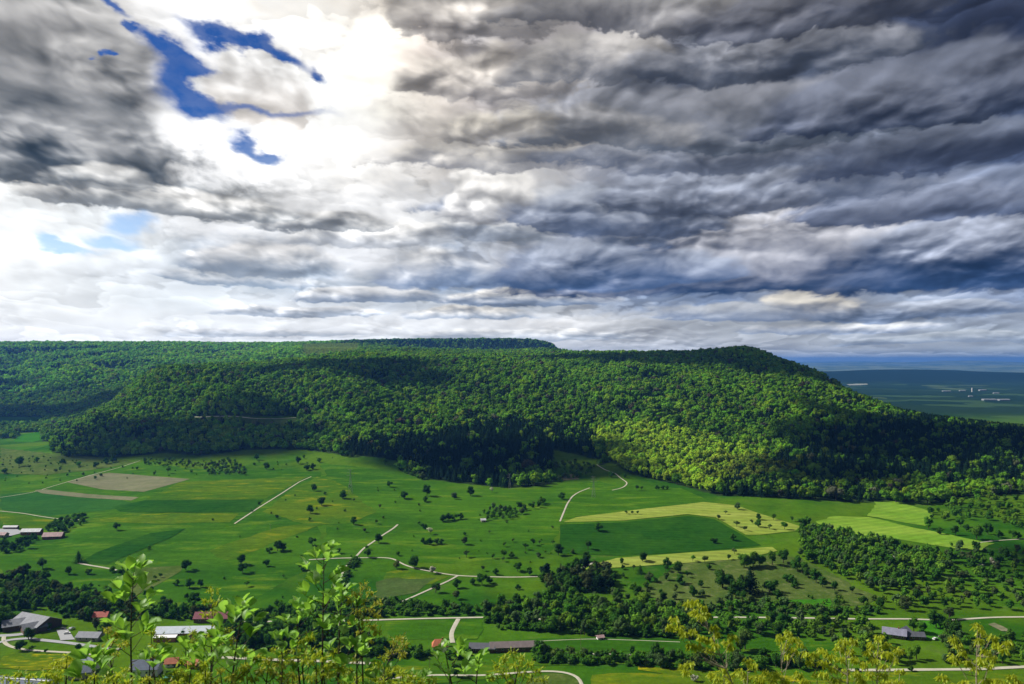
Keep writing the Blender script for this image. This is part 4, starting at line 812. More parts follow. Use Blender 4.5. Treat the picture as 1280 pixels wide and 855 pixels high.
# ---------------------------------------------------------------- fields and ways
def build_land():
    global MM
    MM = {
     'dark': meadow_mat('dark_crop', (0.014, 0.062, 0.005), (0.022, 0.078, 0.006), None, 0.02, fine=0.2, swath=0.07, pitch=9.0, rot=0.12),
     'mid': meadow_mat('meadow_green', (0.026, 0.090, 0.005), (0.046, 0.125, 0.006), (0.075, 0.138, 0.008), 0.010, (0.3, 1, 1), 0.1, swath=0.03, pitch=14.0),
     'blue': meadow_mat('meadow_cool', (0.020, 0.082, 0.014), (0.028, 0.095, 0.013), None, 0.012, (0.3, 1, 1), 0.2),
     'vivid': meadow_mat('meadow_vivid', (0.026, 0.125, 0.006), (0.042, 0.150, 0.007), None, 0.012, (0.3, 1, 1), 0.1),
     'yellow': meadow_mat('meadow_buttercup', (0.040, 0.108, 0.006), (0.075, 0.130, 0.006), (0.135, 0.155, 0.006), 0.014, (0.35, 1, 1), 0.15),
     'butter': meadow_mat('buttercups', (0.060, 0.120, 0.006), (0.17, 0.18, 0.005), (0.30, 0.26, 0.004), 0.035, (0.3, 1, 1), 0.1),
     'lime': meadow_mat('mown_lime', (0.180, 0.240, 0.035), (0.240, 0.290, 0.055), (0.15, 0.23, 0.03), 0.02, (0.25, 1.5, 1), 0.25, fine=0.15, swath=0.10, pitch=12.0),
     'lime2': meadow_mat('meadow_lime', (0.120, 0.240, 0.020), (0.175, 0.285, 0.032), (0.10, 0.21, 0.015), 0.015, (0.3, 1.2, 1), -0.5, fine=0.2, swath=0.08, pitch=12.0),
     'tan': meadow_mat('ploughed', (0.130, 0.140, 0.075), (0.160, 0.160, 0.095), (0.10, 0.125, 0.055), 0.03, (0.2, 2, 1), -0.1, fine=0.15, swath=0.10, pitch=8.0),
     'olive': meadow_mat('rough_grass', (0.050, 0.092, 0.014), (0.075, 0.110, 0.024), (0.10, 0.12, 0.04), 0.018),
     'grey': meadow_mat('fallow', (0.045, 0.085, 0.018), (0.062, 0.095, 0.028), None, 0.02),
    }
    F = [
     ('meadow', 'mid', [(0,600),(60,600),(130,585),(180,577),(240,586),(400,590),(400,700),(300,760),(150,745),(0,720)], 0.10, 'broad green meadow round the ploughed field'),
     ('meadow', 'yellow', [(225,603),(385,596),(330,624),(180,625)], 0.30, 'yellowish meadow right of the ploughed field'),
     ('meadow', 'blue', [(0,618),(42,615),(110,621),(165,628),(140,637),(62,645),(0,637)], 0.30, 'cool green meadow left of the dark crop strip'),
     ('ploughed_field', 'tan', [(84,603),(112,594),(136,591),(238,599),(180,615),(128,612)], 0.30, 'tan ploughed field on the left slope'),
     ('stubble_strip', 'tan', [(43,613),(56,612),(110,618),(174,622),(164,626),(100,622),(52,617)], 0.50, 'narrow pale strip below the ploughed field'),
     ('crop_field', 'dark', [(140,634),(180,626),(330,625),(316,640),(230,641),(150,640)], 0.50, 'long dark green crop strip'),
     ('crop_field', 'dark', [(104,701),(120,691),(188,667),(232,661),(214,672),(133,706)], 0.50, 'dark diagonal crop strip'),
     ('meadow', 'yellow', [(112,652),(120,643),(145,642),(300,642),(290,653),(190,655)], 0.30, 'yellow green strip below the dark crop strip'),
     ('meadow', 'yellow', [(0,642),(56,648),(76,650),(48,662),(0,661)], 0.30, 'yellowish meadow behind the farm'),
     ('meadow', 'yellow', [(285,700),(255,690),(345,660),(380,655),(395,645),(420,650),(360,672),(300,696)], 0.30, 'yellowish streak of meadow right of the diagonal crop'),
     ('mown_field', 'olive', [(145,744),(165,716),(180,710),(230,707),(226,714),(196,732),(170,745)], 0.30, 'pale mown patch above the village'),
     ('meadow', 'yellow', [(330,640),(360,615),(395,596),(420,600),(470,640),(440,655),(380,655)], 0.26, 'yellowish meadow right of the straight track'),
     ('meadow', 'mid', [(400,578),(500,590),(560,612),(690,612),(745,600),(790,615),(700,655),(690,690),(560,705),(440,700),(400,690),(420,620)], 0.12, 'wide green meadow below the conifer wood'),
     ('crop_field', 'mid', [(716,646),(735,622),(790,615),(850,610),(895,630),(780,642)], 0.32, 'green field above the upper lime field'),
     ('mown_field', 'lime', [(704,653),(720,647),(800,637),(880,628),(920,632),(952,643),(1000,658),(995,664),(950,669),(932,669),(895,647),(860,643),(780,651)], 0.45, 'upper lime field freshly mown'),
     ('crop_field', 'dark', [(700,656),(780,653),(862,645),(893,649),(931,671),(952,682),(850,691),(770,695),(700,692)], 0.32, 'dark green crop field between the lime strips'),
     ('mown_field', 'lime', [(728,713),(748,704),(771,698),(850,692),(965,684),(972,689),(930,699),(860,704),(742,712)], 0.45, 'lower lime strip freshly mown'),
     ('meadow', 'lime2', [(1018,652),(1045,646),(1085,646),(1150,661),(1240,680),(1226,688),(1180,684),(1120,674),(1060,668),(1030,660)], 0.32, 'lime meadow beside the hollow wood'),
     ('meadow', 'lime2', [(1094,626),(1120,627),(1168,641),(1157,658),(1085,645)], 0.50, 'upper lime meadow in front of the dark slope'),
     ('pasture', 'olive', [(850,706),(900,702),(965,694),(1003,696),(1060,728),(1104,750),(1040,764),(960,762),(850,758),(790,740)], 0.20, 'olive grassy hillside with scattered trees'),
     ('meadow', 'vivid', [(945,757),(970,750),(1036,748),(1040,760),(990,766),(948,764)], 0.40, 'bright green patch at the foot of the hillside'),
     ('meadow', 'mid', [(484,778),(600,777),(600,800),(488,800)], 0.30, 'green meadow in front of the straight lane'),
     ('meadow', 'mid', [(606,812),(650,799),(760,796),(860,800),(1040,802),(1055,812),(860,818),(660,812)], 0.28, 'long green meadow in front of the belt wood'),
     ('meadow', 'yellow', [(420,834),(480,831),(620,828),(660,834),(640,846),(430,866)], 0.28, 'yellowish meadow in the valley bottom'),
     ('buttercup_field', 'butter', [(795,834),(880,838),(1000,846),(1000,852),(880,846),(850,845),(795,838)], 0.32, 'strip full of buttercups'),
     ('buttercup_field', 'butter', [(2,822),(16,816),(98,820),(106,828),(92,836),(40,839),(0,836)], 0.32, 'yellow field full of buttercups in the village'),
     ('meadow', 'yellow', [(740,842),(860,842),(1000,852),(1100,842),(1290,843),(1320,880),(740,880)], 0.28, 'yellow green meadow along the bottom road'),
     ('mown_field', 'olive', [(655,862),(660,850),(690,842),(712,845),(723,852),(722,870)], 0.42, 'round mown field inside the curved track'),
     ('pasture', 'grey', [(470,728),(500,722),(545,724),(520,738),(486,748),(462,748)], 0.28, 'greyish fallow patch below the winding track'),
     ('meadow', 'yellow', [(480,715),(500,712),(560,722),(540,730),(480,727)], 0.26, 'yellowish patch below the winding track'),
     ('pasture', 'olive', [(0,560),(60,566),(150,574),(170,578),(130,586),(60,594),(0,592)], 0.28, 'rough olive pasture on the left'),
     ('meadow', 'vivid', [(16,552),(26,543),(50,540),(50,550),(40,553)], 0.30, 'small bright meadow beside the left wood'),
     ('meadow', 'blue', [(-30,521),(52,521),(57,528),(40,531),(-30,534)], 0.35, 'far meadow in the left side valley'),
     ('clearing', 'grey', [(236,524),(372,523),(374,527),(352,536),(318,534),(300,527),(236,526)], 0.40, 'grassy clearing on the wooded slope'),
     ('meadow', 'vivid', [(1150,776),(1200,778),(1180,800),(1140,800),(1150,790)], 0.30, 'bright lawn beside the grey roofed house'),
     ('pasture', 'tan', [(1238,779),(1262,786),(1268,790),(1245,788),(1232,781)], 0.40, 'small tan patch below the lane'),
     ('meadow', 'yellow', [(620,836),(700,820),(860,824),(900,832),(800,832),(700,830)], 0.26, 'yellowish meadow beside the low belt'),
     ('pasture', 'tan', [(697,594),(724,592),(722,600),(700,601)], 0.40, 'bare gravelly patch at the foot of the conifers'),
    ]
    for nm, mt, pp, lift, lb in F:
        o = drape(nm, pp, MM[mt], lift); o['label'] = lb
    gravel, N = new_mat('pale_gravel'); p = objpos(N); n = N.noise(p, 0.15, 4, 0.7)
    out_bsdf(N, principled(N, N.mix(n, (0.28, 0.27, 0.20, 1), (0.50, 0.48, 0.40, 1)), 0.95, 0.1))
    asphalt, N = new_mat('pale_asphalt'); p = objpos(N); n = N.noise(p, 0.2, 4, 0.7)
    out_bsdf(N, principled(N, N.mix(n, (0.24, 0.25, 0.26, 1), (0.34, 0.35, 0.36, 1)), 0.85, 0.2))
    W = [
     ('track', [(389,596),(375,602),(352,617),(320,637),(293,655)], 2.8, gravel, 'straight pale diagonal track'),
     ('track', [(497,656),(493,660),(480,668),(466,678),(455,685),(447,694),(441,700),(432,708),(424,726)], 3.2, gravel, 'winding pale track coming down the meadow'),
     ('track', [(386,700),(420,698),(489,697),(496,700),(502,706),(515,710),(540,715),(570,720),(600,721),(640,722),(676,721)], 3.0, gravel, 'long pale track across the meadow'),
     ('track', [(572,720),(560,727),(545,733),(520,745),(500,753),(483,761)], 3.2, gravel, 'pale track forking downhill to the lane'),
     ('track', [(718,714),(726,711),(735,708),(742,703)], 3.0, gravel, 'short pale track at the end of the lime strip'),
     ('lane', [(300,778),(345,777),(420,777),(480,775),(530,773.5),(606,772)], 3.6, gravel, 'straight pale lane with a side road'),
     ('lane', [(606,772),(700,775),(820,771),(860,772),(935,772),(1020,773),(1060,774),(1140,774),(1182,776),(1210,774),(1240,772),(1330,771)], 3.6, gravel, 'pale country lane below the hollow wood'),
     ('lane', [(573,774),(568,783),(563,793),(566,804)], 4.0, gravel, 'short pale side road to the red hut'),
     ('track', [(746,581),(757,588),(768,591),(776,598),(785,604),(779,610),(765,613)], 2.6, gravel, 'pale track at the conifer wood'),
     ('track', [(737,610),(724,615),(715,621),(709,630),(700,652)], 2.8, gravel, 'pale track between green field and meadow'),
     ('track', [(0,639),(30,642),(52,646),(75,649),(100,650)], 2.6, gravel, 'pale track behind the farm'),
     ('track', [(0,622),(40,616),(69,607),(110,595),(151,584),(175,576)], 2.4, gravel, 'faint pale track left of the ploughed field'),
     ('track', [(234,522),(262,521),(290,520),(312,523),(340,524),(370,522)], 3.2, gravel, 'forest track on the wooded slope'),
     ('track', [(97,704),(110,707),(128,709),(146,713)], 3.6, gravel, 'short pale track at the end of the dark strip'),
     ('road', [(-60,797),(0,795),(29,794),(45,790),(62,786)], 6.5, asphalt, 'grey village street to the big hall'),
     ('road', [(39,799),(68,802),(95,805),(118,809),(150,812)], 5.0, asphalt, 'grey village street past the car park'),
     ('road', [(5,796),(3,803),(8,807),(17,811),(48,814),(102,817),(120,819)], 3.2, gravel, 'footpath round the village lawn'),
     ('road', [(-60,806),(0,805),(6,800),(39,798)], 5.0, asphalt, 'grey junction in the village'),
     ('road', [(270,822),(300,823),(340,825),(406,827),(470,830)], 4.5, gravel, 'pale road beyond the foreground shoots'),
     ('track', [(470,850),(540,844),(600,845),(640,842),(665,840),(690,839),(712,841),(724,846),(729,853),(728,866)], 3.6, gravel, 'curved pale track round the mown field'),
     ('road', [(690,816),(710,817),(740,818),(790,819)], 2.8, gravel, 'short bit of pale road behind the low belt'),
     ('road', [(1060,838),(1110,838),(1160,837.5),(1220,837),(1260,835),(1340,831)], 4.6, gravel, 'pale bottom road on the right'),
     ('track', [(1220,679),(1245,676),(1275,674),(1330,674)], 2.6, gravel, 'short pale lane behind the lime meadow'),
     ('track', [(655,803),(690,801),(740,799),(800,801),(850,803)], 1.2, gravel, 'faint wheel track in the long meadow'),
    ]
    for i, (nm, pp, w, mt, lb) in enumerate(W):
        o = strip(nm, pp, w * (0.68 if nm == 'track' else 0.85), mt, seed=i + 1); o['label'] = lb
    o = drape('car_park', [(70,788),(84,787),(94,800),(76,801)], asphalt, 0.5, 5); o['label'] = 'pale car park of the village'
    o = drape('farmyard', [(-30,662),(20,661),(30,666),(10,671),(-30,672)], asphalt, 0.5, 5); o['label'] = 'grey farmyard'
# ---------------------------------------------------------------- buildings, cars, pylons
class MB:
    """collects boxes, prisms and tubes in local coordinates into one mesh"""
    def __init__(s): s.V = []; s.F = []
    def poly(s, pts, faces):
        o = len(s.V); s.V += [tuple(p) for p in pts]; s.F += [tuple(i + o for i in f) for f in faces]
    def box(s, x0, x1, y0, y1, z0, z1):
        s.poly([(x0,y0,z0),(x1,y0,z0),(x1,y1,z0),(x0,y1,z0),(x0,y0,z1),(x1,y0,z1),(x1,y1,z1),(x0,y1,z1)], [(0,3,2,1),(4,5,6,7),(0,1,5,4),(1,2,6,5),(2,3,7,6),(3,0,4,7)])
    def bar(s, a, b, r, k=4, r2=None):
        a = Vector(a); b = Vector(b); d = (b - a).normalized(); u = d.orthogonal().normalized(); v = d.cross(u); r2 = r if r2 is None else r2; n = len(s.V)
        for c, q in ((a, r), (b, r2)):
            for i in range(k):
                an = 2 * math.pi * i / k + 0.785; s.V.append(tuple(c + (u * math.cos(an) + v * math.sin(an)) * q))
        for i in range(k): s.F.append((n + i, n + (i + 1) % k, n + k + (i + 1) % k, n + k + i))
        s.F.append(tuple(n + i for i in range(k))[::-1]); s.F.append(tuple(n + k + i for i in range(k)))
    def disc(s, c, r, w, k=14):
        s.bar((c[0], c[1] - w / 2, c[2]), (c[0], c[1] + w / 2, c[2]), r, k)
    def build(s, name, mat, parent=None, smooth=False):
        me = bpy.data.meshes.new(name); me.from_pydata(s.V, [], s.F); me.materials.append(mat)
        if smooth:
            for p in me.polygons: p.use_smooth = True
        return obj_from(name, me, parent)

def tile_mat(name, col, pitch=0.9, vary=0.25, rough=0.7, metal=0.0, spec=0.3):
    m, N = new_mat(name); tc = N.n.new('ShaderNodeTexCoord'); p = tc.outputs['Object']
    wv = N.n.new('ShaderNodeTexWave'); wv.wave_type = 'BANDS'; wv.bands_direction = 'X'; N.put(wv, 'Vector', p); N.put(wv, 'Scale', 0.5 / pitch); N.put(wv, 'Distortion', 0.3)
    n = N.noise(p, 0.35, 5, 0.65); n2 = N.noise(p, 2.5, 3, 0.6)
    f = N.add(N.mul(n, 0.6), N.mul(n2, 0.4))
    c = N.mix(N.step(f, 0.32, 0.68), tuple(q * (1 - vary) for q in col) + (1,), tuple(q * (1 + vary) for q in col) + (1,))
    b = N.n.new('ShaderNodeBump'); b.inputs['Strength'].default_value = 0.5; b.inputs['Distance'].default_value = 0.1; N.put(b, 'Height', wv.outputs['Fac'])
    out_bsdf(N, principled(N, c, rough, spec, metal, b.outputs[0])); return m

def building(name, label, cat, px, py, L, W, hw, hr, rot, roofm, wallm, windows=3, door=True, chimney=False, group=None, hip=0.0, eave=0.7, lean=None, wings=(), big_door=False, solar=False):
    x, y, z = at(px, py); root = empty(name, (x, y, z - 0.1), math.radians(rot)); tag(root, label, cat, group)
    AVOID.append((x, y, max(L, W) * 0.5 + 3)); 
    def gable(par, ox, oy, ang, L, W, hw, hr, hip, lift=0.0):
        ca, sa = math.cos(math.radians(ang)), math.sin(math.radians(ang)); T = lambda q: (ox + q[0] * ca - q[1] * sa, oy + q[0] * sa + q[1] * ca, q[2])
        a, b = L / 2, W / 2; m = MB(); hp = hip * L / 2
        if hip: m.poly([T(q) for q in [(-a,-b,-1.5),(a,-b,-1.5),(a,b,-1.5),(-a,b,-1.5),(-a,-b,hw),(a,-b,hw),(a,b,hw),(-a,b,hw)]], [(0,3,2,1),(4,5,6,7),(0,1,5,4),(1,2,6,5),(2,3,7,6),(3,0,4,7)])
        else: m.poly([T(q) for q in [(-a,-b,-1.5),(a,-b,-1.5),(a,b,-1.5),(-a,b,-1.5),(-a,-b,hw),(a,-b,hw),(a,b,hw),(-a,b,hw),(-a,0,hw+hr-0.05),(a,0,hw+hr-0.05)]], [(0,3,2,1),(0,1,5,4),(2,3,7,6),(1,2,6,9,5),(3,0,4,8,7),(4,5,9,8),(6,7,8,9)])
        m.build('wall', wallm, par)
        r = MB(); e = eave; sl = hr / b; t = 0.22; ae = a + e; be = b + e; ze = hw - sl * e + 0.04 + lift; zr = hw + hr + 0.04 + lift
        top = [(-ae,-be,ze+t),(ae,-be,ze+t),(ae-hp,0,zr+t),(-ae+hp,0,zr+t),(-ae,be,ze+t),(ae,be,ze+t)]; bot = [(q[0], q[1], q[2] - t) for q in top]
        fs = [(0,1,2,3),(3,2,5,4),(6,9,8,7),(9,10,11,8),(0,6,7,1),(4,5,11,10)]
        if hip: fs += [(1,5,2),(0,3,4),(7,8,11),(6,10,9),(1,7,11,5),(0,4,10,6)]
        else: fs += [(1,7,8,2),(2,8,11,5),(0,3,9,6),(3,4,10,9)]
        r.poly([T(q) for q in top + bot], fs); return r.build('roof', roofm, par)
    roof = gable(root, 0, 0, 0, L, W, hw, hr, hip)
    for (ox, oy, an, l2, w2, h2, r2) in wings: gable(root, ox, oy, an, l2, w2, h2, r2, 0, 0.05)
    if lean:
        lx0, lx1, dep, lm = lean; m = MB(); m.poly([(lx0,-W/2-eave-dep,hw-1.5),(lx1,-W/2-eave-dep,hw-1.5),(lx1,-W/2-eave,hw-0.7),(lx0,-W/2-eave,hw-0.7),(lx0,-W/2-eave-dep,hw-1.3),(lx1,-W/2-eave-dep,hw-1.3),(lx1,-W/2-eave,hw-0.5),(lx0,-W/2-eave,hw-0.5)], [(0,3,2,1),(4,5,6,7),(0,1,5,4),(1,2,6,5),(2,3,7,6),(3,0,4,7)])
        m.build('canopy_roof', lm, root); m = MB(); m.box(lx0 + .3, lx1 - .3, -W/2-eave-dep+0.4, -W/2+0.1, -1.5, hw - 1.55); m.build('annexe_wall', wallm, root)
    n = windows
    for i in range(n):
        cx = -L / 2 + L * (i + 0.7) / (n + 0.4)
        f = MB(); f.box(cx - 0.75, cx + 0.75, -W/2 - 0.06, -W/2 + 0.05, hw * 0.42 - 0.1, hw * 0.42 + 1.3); wf = f.build('window', M_FRAME, root)
        g = MB(); g.box(cx - 0.63, cx + 0.63, -W/2 - 0.08, -W/2 - 0.055, hw * 0.42, hw * 0.42 + 1.2); g.build('pane', M_GLASS, wf)
    if door or big_door:
        dw, dh = (1.8, 3.2) if big_door else (0.55, 2.1); f = MB(); cx = L * 0.5 - L * 0.12 - dw; f.box(cx - dw, cx + dw, -W/2 - 0.07, -W/2 + 0.05, -1.2, dh); dd = f.build('door', M_DOOR, root)
        h = MB(); h.box(cx + dw - 0.25, cx + dw - 0.12, -W/2 - 0.13, -W/2 - 0.071, 0.9, 1.1); h.build('handle', M_METAL, dd)
    if chimney:
        c = MB(); c.box(L * 0.18 - 0.4, L * 0.18 + 0.4, -0.4, 0.4, hw + hr - 0.8, hw + hr + 1.1); c.build('chimney', M_BRICK, roof)
    if solar:
        s = MB(); b = W / 2; sl = hr / b; x0, x1 = -L * 0.42, L * 0.42
        q = lambda yy: hw + hr + 0.34 + sl * yy
        s.poly([(x0,-b*0.9,q(-b*0.9)),(x1,-b*0.9,q(-b*0.9)),(x1,-b*0.15,q(-b*0.15)),(x0,-b*0.15,q(-b*0.15)),(x0,-b*0.9,q(-b*0.9)+.08),(x1,-b*0.9,q(-b*0.9)+.08),(x1,-b*0.15,q(-b*0.15)+.08),(x0,-b*0.15,q(-b*0.15)+.08)], [(0,3,2,1),(4,5,6,7),(0,1,5,4),(1,2,6,5),(2,3,7,6),(3,0,4,7)])
        s.build('solar_panel', M_SOLAR, roof)
    return root

def car(px, py, rot, paint, label, van=False, group='parked cars'):
    x, y, z = at(px, py); root = empty('parked_van' if van else 'parked_car', (x, y, z + 0.45), math.radians(rot)); tag(root, label, 'van' if van else 'car', group)
    L, W = (5.6, 2.0) if van else (4.4, 1.8); b, w = L / 2, W / 2
    if van: prof = [(-b,0.35),(-b,2.3),(b-1.6,2.4),(b-0.7,1.35),(b,1.15),(b,0.35)]
    else: prof = [(-b,0.35),(-b,0.95),(-b+0.35,1.0),(-b+0.8,1.42),(0.35,1.45),(1.05,0.98),(b-0.1,0.85),(b,0.6),(b,0.35)]
    m = MB(); n = len(prof); inset = lambda q: 0.86 if q[1] > 1.2 else 1.0
    pts = [(q[0], -w * inset(q), q[1]) for q in prof] + [(q[0], w * inset(q), q[1]) for q in prof]
    m.poly(pts, [tuple(range(n))[::-1][::-1], tuple(range(n, 2 * n))[::-1]] + [(i, n + i, n + (i + 1) % n, (i + 1) % n) for i in range(n)])
    body = m.build('body', paint, root)
    g = MB()
    if van: g.box(b - 2.4, b - 1.5, -w * 0.88, -w * 0.84 + 0.0, 1.4, 2.05); g.box(b - 2.4, b - 1.5, w * 0.84, w * 0.93, 1.4, 2.05); g.poly([(b-1.52,-w*.75,2.3),(b-0.62,-w*.85,1.40),(b-0.62,w*.85,1.40),(b-1.52,w*.75,2.3)], [(0,1,2,3)])
    else:
        for s in (-1, 1): g.poly([(-b+0.55, s*(w*0.97+.02), 1.06), (0.85, s*(w*0.97+.02), 1.06), (0.3, s*(w*0.87+.02), 1.38), (-b+0.95, s*(w*0.87+.02), 1.38)], [(0,1,2,3)])
        g.poly([(0.42,-w*.75,1.43),(1.08,-w*.82,1.0),(1.08,w*.82,1.0),(0.42,w*.75,1.43)], [(0,1,2,3)]); g.poly([(-b+0.33,-w*.8,1.02),(-b+0.76,-w*.74,1.41),(-b+0.76,w*.74,1.41),(-b+0.33,w*.8,1.02)], [(0,1,2,3)])
    g.build('window', M_GLASS, body)
    for sx in (-1, 1):
        for sy in (-1, 1):
            t = MB(); t.disc((sx * b * 0.62, sy * (w - 0.1), 0.33), 0.33, 0.22); wh = t.build('wheel', M_TYRE, root); r = MB(); r.disc((sx * b * 0.62, sy * (w - 0.1), 0.33), 0.19, 0.25, 10); r.build('rim', M_METAL, wh)
    return root

def pylon(px, py, h, label):
    x, y, z = at(px, py); root = empty('power_pylon', (x, y, z), math.radians(random.uniform(-20, 20))); tag(root, label, 'pylon', 'power pylons on the meadow')
    m = MB(); b = h * 0.085; t = h * 0.016
    def w(f): return b + (t - b) * min(1, f / 0.72)
    lv = [0, .14, .27, .39, .5, .6, .69, .78, .87, .96]
    for i in range(len(lv) - 1):
        z0, z1, a, c = lv[i] * h, lv[i + 1] * h, w(lv[i]), w(lv[i + 1])
        P0 = [(-a,-a,z0),(a,-a,z0),(a,a,z0),(-a,a,z0)]; P1 = [(-c,-c,z1),(c,-c,z1),(c,c,z1),(-c,c,z1)]
        for q in range(4):
            m.bar(P0[q], P1[q], 0.07); m.bar(P0[q], P1[(q + 1) % 4], 0.035); m.bar(P0[(q + 1) % 4], P1[q], 0.035); m.bar(P1[q], P1[(q + 1) % 4], 0.035)
    m.build('lattice_mast', M_PYLON, root)
    for f, l in ((0.72, 0.16), (0.84, 0.13), (0.95, 0.10)):
        c = MB(); L = l * h
        for s in (-1, 1):
            c.bar((s * t, 0, f * h), (s * L, 0, f * h + 0.2), 0.09); c.bar((s * t, 0, f * h + 1.4), (s * L, 0, f * h + 0.25), 0.07)
        arm = c.build('cross_arm', M_PYLON, root)
        for s in (-1, 1):
            i = MB(); i.bar((s * L, 0, f * h + 0.2), (s * L, 0, f * h - 1.2), 0.10, 6); i.build('insulator', M_GLASS, arm)
def pole(px, py, h, label):
    x, y, z = at(px, py); root = empty('utility_pole', (x, y, z), 0.3); tag(root, label, 'pole', 'wooden utility poles')
    m = MB(); m.bar((0,0,-0.5), (0,0,h), 0.16, 8, 0.10); m.build('post', M_WOOD, root)
    c = MB(); c.box(-0.9, 0.9, -0.06, 0.06, h - 0.7, h - 0.55); a = c.build('cross_arm', M_WOOD, root)
    for s in (-0.8, 0.8): i = MB(); i.bar((s, 0, h - 0.56), (s, 0, h - 0.3), 0.05, 6); i.build('insulator', M_FRAME, a)

def build_buildings():
    global M_FRAME, M_GLASS, M_DOOR, M_METAL, M_BRICK, M_SOLAR, M_TYRE, M_PYLON, M_WOOD
    M_FRAME = plain_mat('window_frame', (0.55, 0.54, 0.50), 0.5, 0.05, 2); M_GLASS = plain_mat('glass', (0.03, 0.035, 0.04), 0.12, 0.1, 1, spec=0.6); M_DOOR = plain_mat('door_wood', (0.10, 0.06, 0.035), 0.6, 0.3, 4)
    M_METAL = plain_mat('metal', (0.45, 0.45, 0.46), 0.35, 0.1, 3, 0.8); M_BRICK = plain_mat('brick', (0.25, 0.10, 0.06), 0.9, 0.3, 6); M_SOLAR = plain_mat('solar', (0.02, 0.03, 0.07), 0.2, 0.2, 1, spec=0.6)
    M_TYRE = plain_mat('tyre', (0.02, 0.02, 0.02), 0.9, 0.2, 5); M_PYLON = plain_mat('galvanised_steel', (0.17, 0.19, 0.18), 0.5, 0.15, 2, 0.3); M_WOOD = plain_mat('weathered_wood', (0.16, 0.12, 0.085), 0.9, 0.3, 3)
    R = dict(pale=tile_mat('pale_sheet_roof', (0.50, 0.51, 0.53), 1.2), white=tile_mat('white_sheet_roof', (0.74, 0.74, 0.74), 1.5, 0.08), pink=tile_mat('faded_tile_roof', (0.36, 0.24, 0.24), 0.5), grey=tile_mat('grey_fibre_roof', (0.19, 0.20, 0.23), 0.8),
             red=tile_mat('red_tile_roof', (0.36, 0.075, 0.05), 0.5), maroon=tile_mat('maroon_tile_roof', (0.17, 0.035, 0.055), 0.5), blueg=tile_mat('pale_blue_roof', (0.42, 0.47, 0.53), 1.3, 0.12), slate=tile_mat('slate_roof', (0.10, 0.125, 0.18), 0.5),
             orange=tile_mat('orange_tile_roof', (0.42, 0.13, 0.06), 0.5), brown=tile_mat('brown_tile_roof', (0.155, 0.125, 0.125), 0.6), dark=tile_mat('dark_roof', (0.085, 0.09, 0.11), 0.6), teal=tile_mat('green_sheet_roof', (0.03, 0.22, 0.17), 0.8), lav=tile_mat('bluish_roof', (0.19, 0.19, 0.26), 0.7))
    Wm = dict(redw=plain_mat('red_brown_boards', (0.20, 0.07, 0.05), 0.85, 0.3, 2), tan=plain_mat('tan_render', (0.42, 0.36, 0.28), 0.9, 0.15, 0.8), white=plain_mat('white_render', (0.70, 0.69, 0.66), 0.9, 0.06, 0.8), brown=plain_mat('brown_boards', (0.12, 0.075, 0.05), 0.9, 0.3, 2),
              orange=plain_mat('orange_brown_boards', (0.34, 0.15, 0.08), 0.85, 0.2, 2), stone=plain_mat('rubble_stone', (0.30, 0.28, 0.23), 0.95, 0.3, 1.5))
    B = building
    B('barn', 'long farm barn with a pale sheet roof and red brown walls', 'barn', 40, 668, 20, 9, 4.0, 2.4, 4, R['pale'], Wm['redw'], 4, big_door=True)
    B('barn', 'farm barn with a faded pinkish tiled roof', 'barn', 67, 673, 19, 10, 3.4, 3.2, 8, R['pink'], Wm['redw'], 3, big_door=True)
    B('shed', 'small reddish roofed shed beside the farmyard at the edge of the view', 'shed', 2, 671, 12, 7, 3.0, 2.0, -6, R['pink'], Wm['tan'], 3)
    B('shed', 'low pale roofed lean shed behind the farmyard', 'shed', 14, 661, 15, 5, 2.6, 1.2, 3, R['pale'], Wm['brown'], 4)
    B('hall', 'large village hall under a big grey roof with brown timber front', 'hall', 45, 783, 30, 20, 4.4, 4.6, -24, R['grey'], Wm['brown'], 5, wings=[(-9, -9, 55, 17, 12, 4.0, 3.2), (9, -8, 66, 15, 10, 3.8, 3.0)], big_door=True)
    B('hall_annexe', 'white roofed annexe joined to the left side of the grey hall', 'annexe', 27, 783, 17, 10, 3.8, 2.6, 38, R['white'], Wm['white'], 3)
    B('cottage', 'small cottage with a red roof in the village trees', 'cottage', 127, 774, 10, 7, 3.2, 2.6, 4, R['red'], Wm['tan'], 2, chimney=True)
    B('barn', 'long white barn with a pale blue roof and orange brown wall', 'barn', 236, 795, 44, 14, 4.6, 2.6, 3, R['blueg'], Wm['orange'], 8, lean=(-21, -5, 4.5, R['white']), big_door=True)
    B('barn', 'barn with a maroon tiled roof behind the long white barn', 'barn', 268, 776, 28, 10, 3.6, 3.4, 2, R['maroon'], Wm['brown'], 4, big_door=True)
    B('outbuilding', 'low stone outbuilding with a grey roof beside the car park', 'outbuilding', 113, 799, 16, 9, 3.0, 2.4, -4, R['grey'], Wm['stone'], 3)
    B('warehouse', 'large grey blue warehouse roof with a bright white verge in the village front', 'warehouse', 18, 866, 44, 20, 5.0, 3.2, -9, R['slate'], Wm['white'], 7, lean=None, big_door=True)
    v = MB(); x, y, z = at(18, 866); rv = empty('roof_verge', (x, y, z - 0.1), math.radians(-9))
    v.box(-23, 23, -0.5, 0.5, 8.46, 8.75); vv = v.build('ridge_cap', R['white'], None); bpy.data.objects.remove(rv)
    vv.parent = [o for o in bpy.data.objects if o.name.startswith('warehouse')][0]
    B('house', 'slate roofed house nearest the buttercup field', 'house', 102, 846, 13, 9, 4.6, 3.6, 12, R['slate'], Wm['tan'], 3, chimney=True)
    B('house', 'slate roofed house behind the other slate roofs', 'house', 112, 836, 10, 8, 4.2, 3.2, -30, R['slate'], Wm['white'], 2, chimney=True)
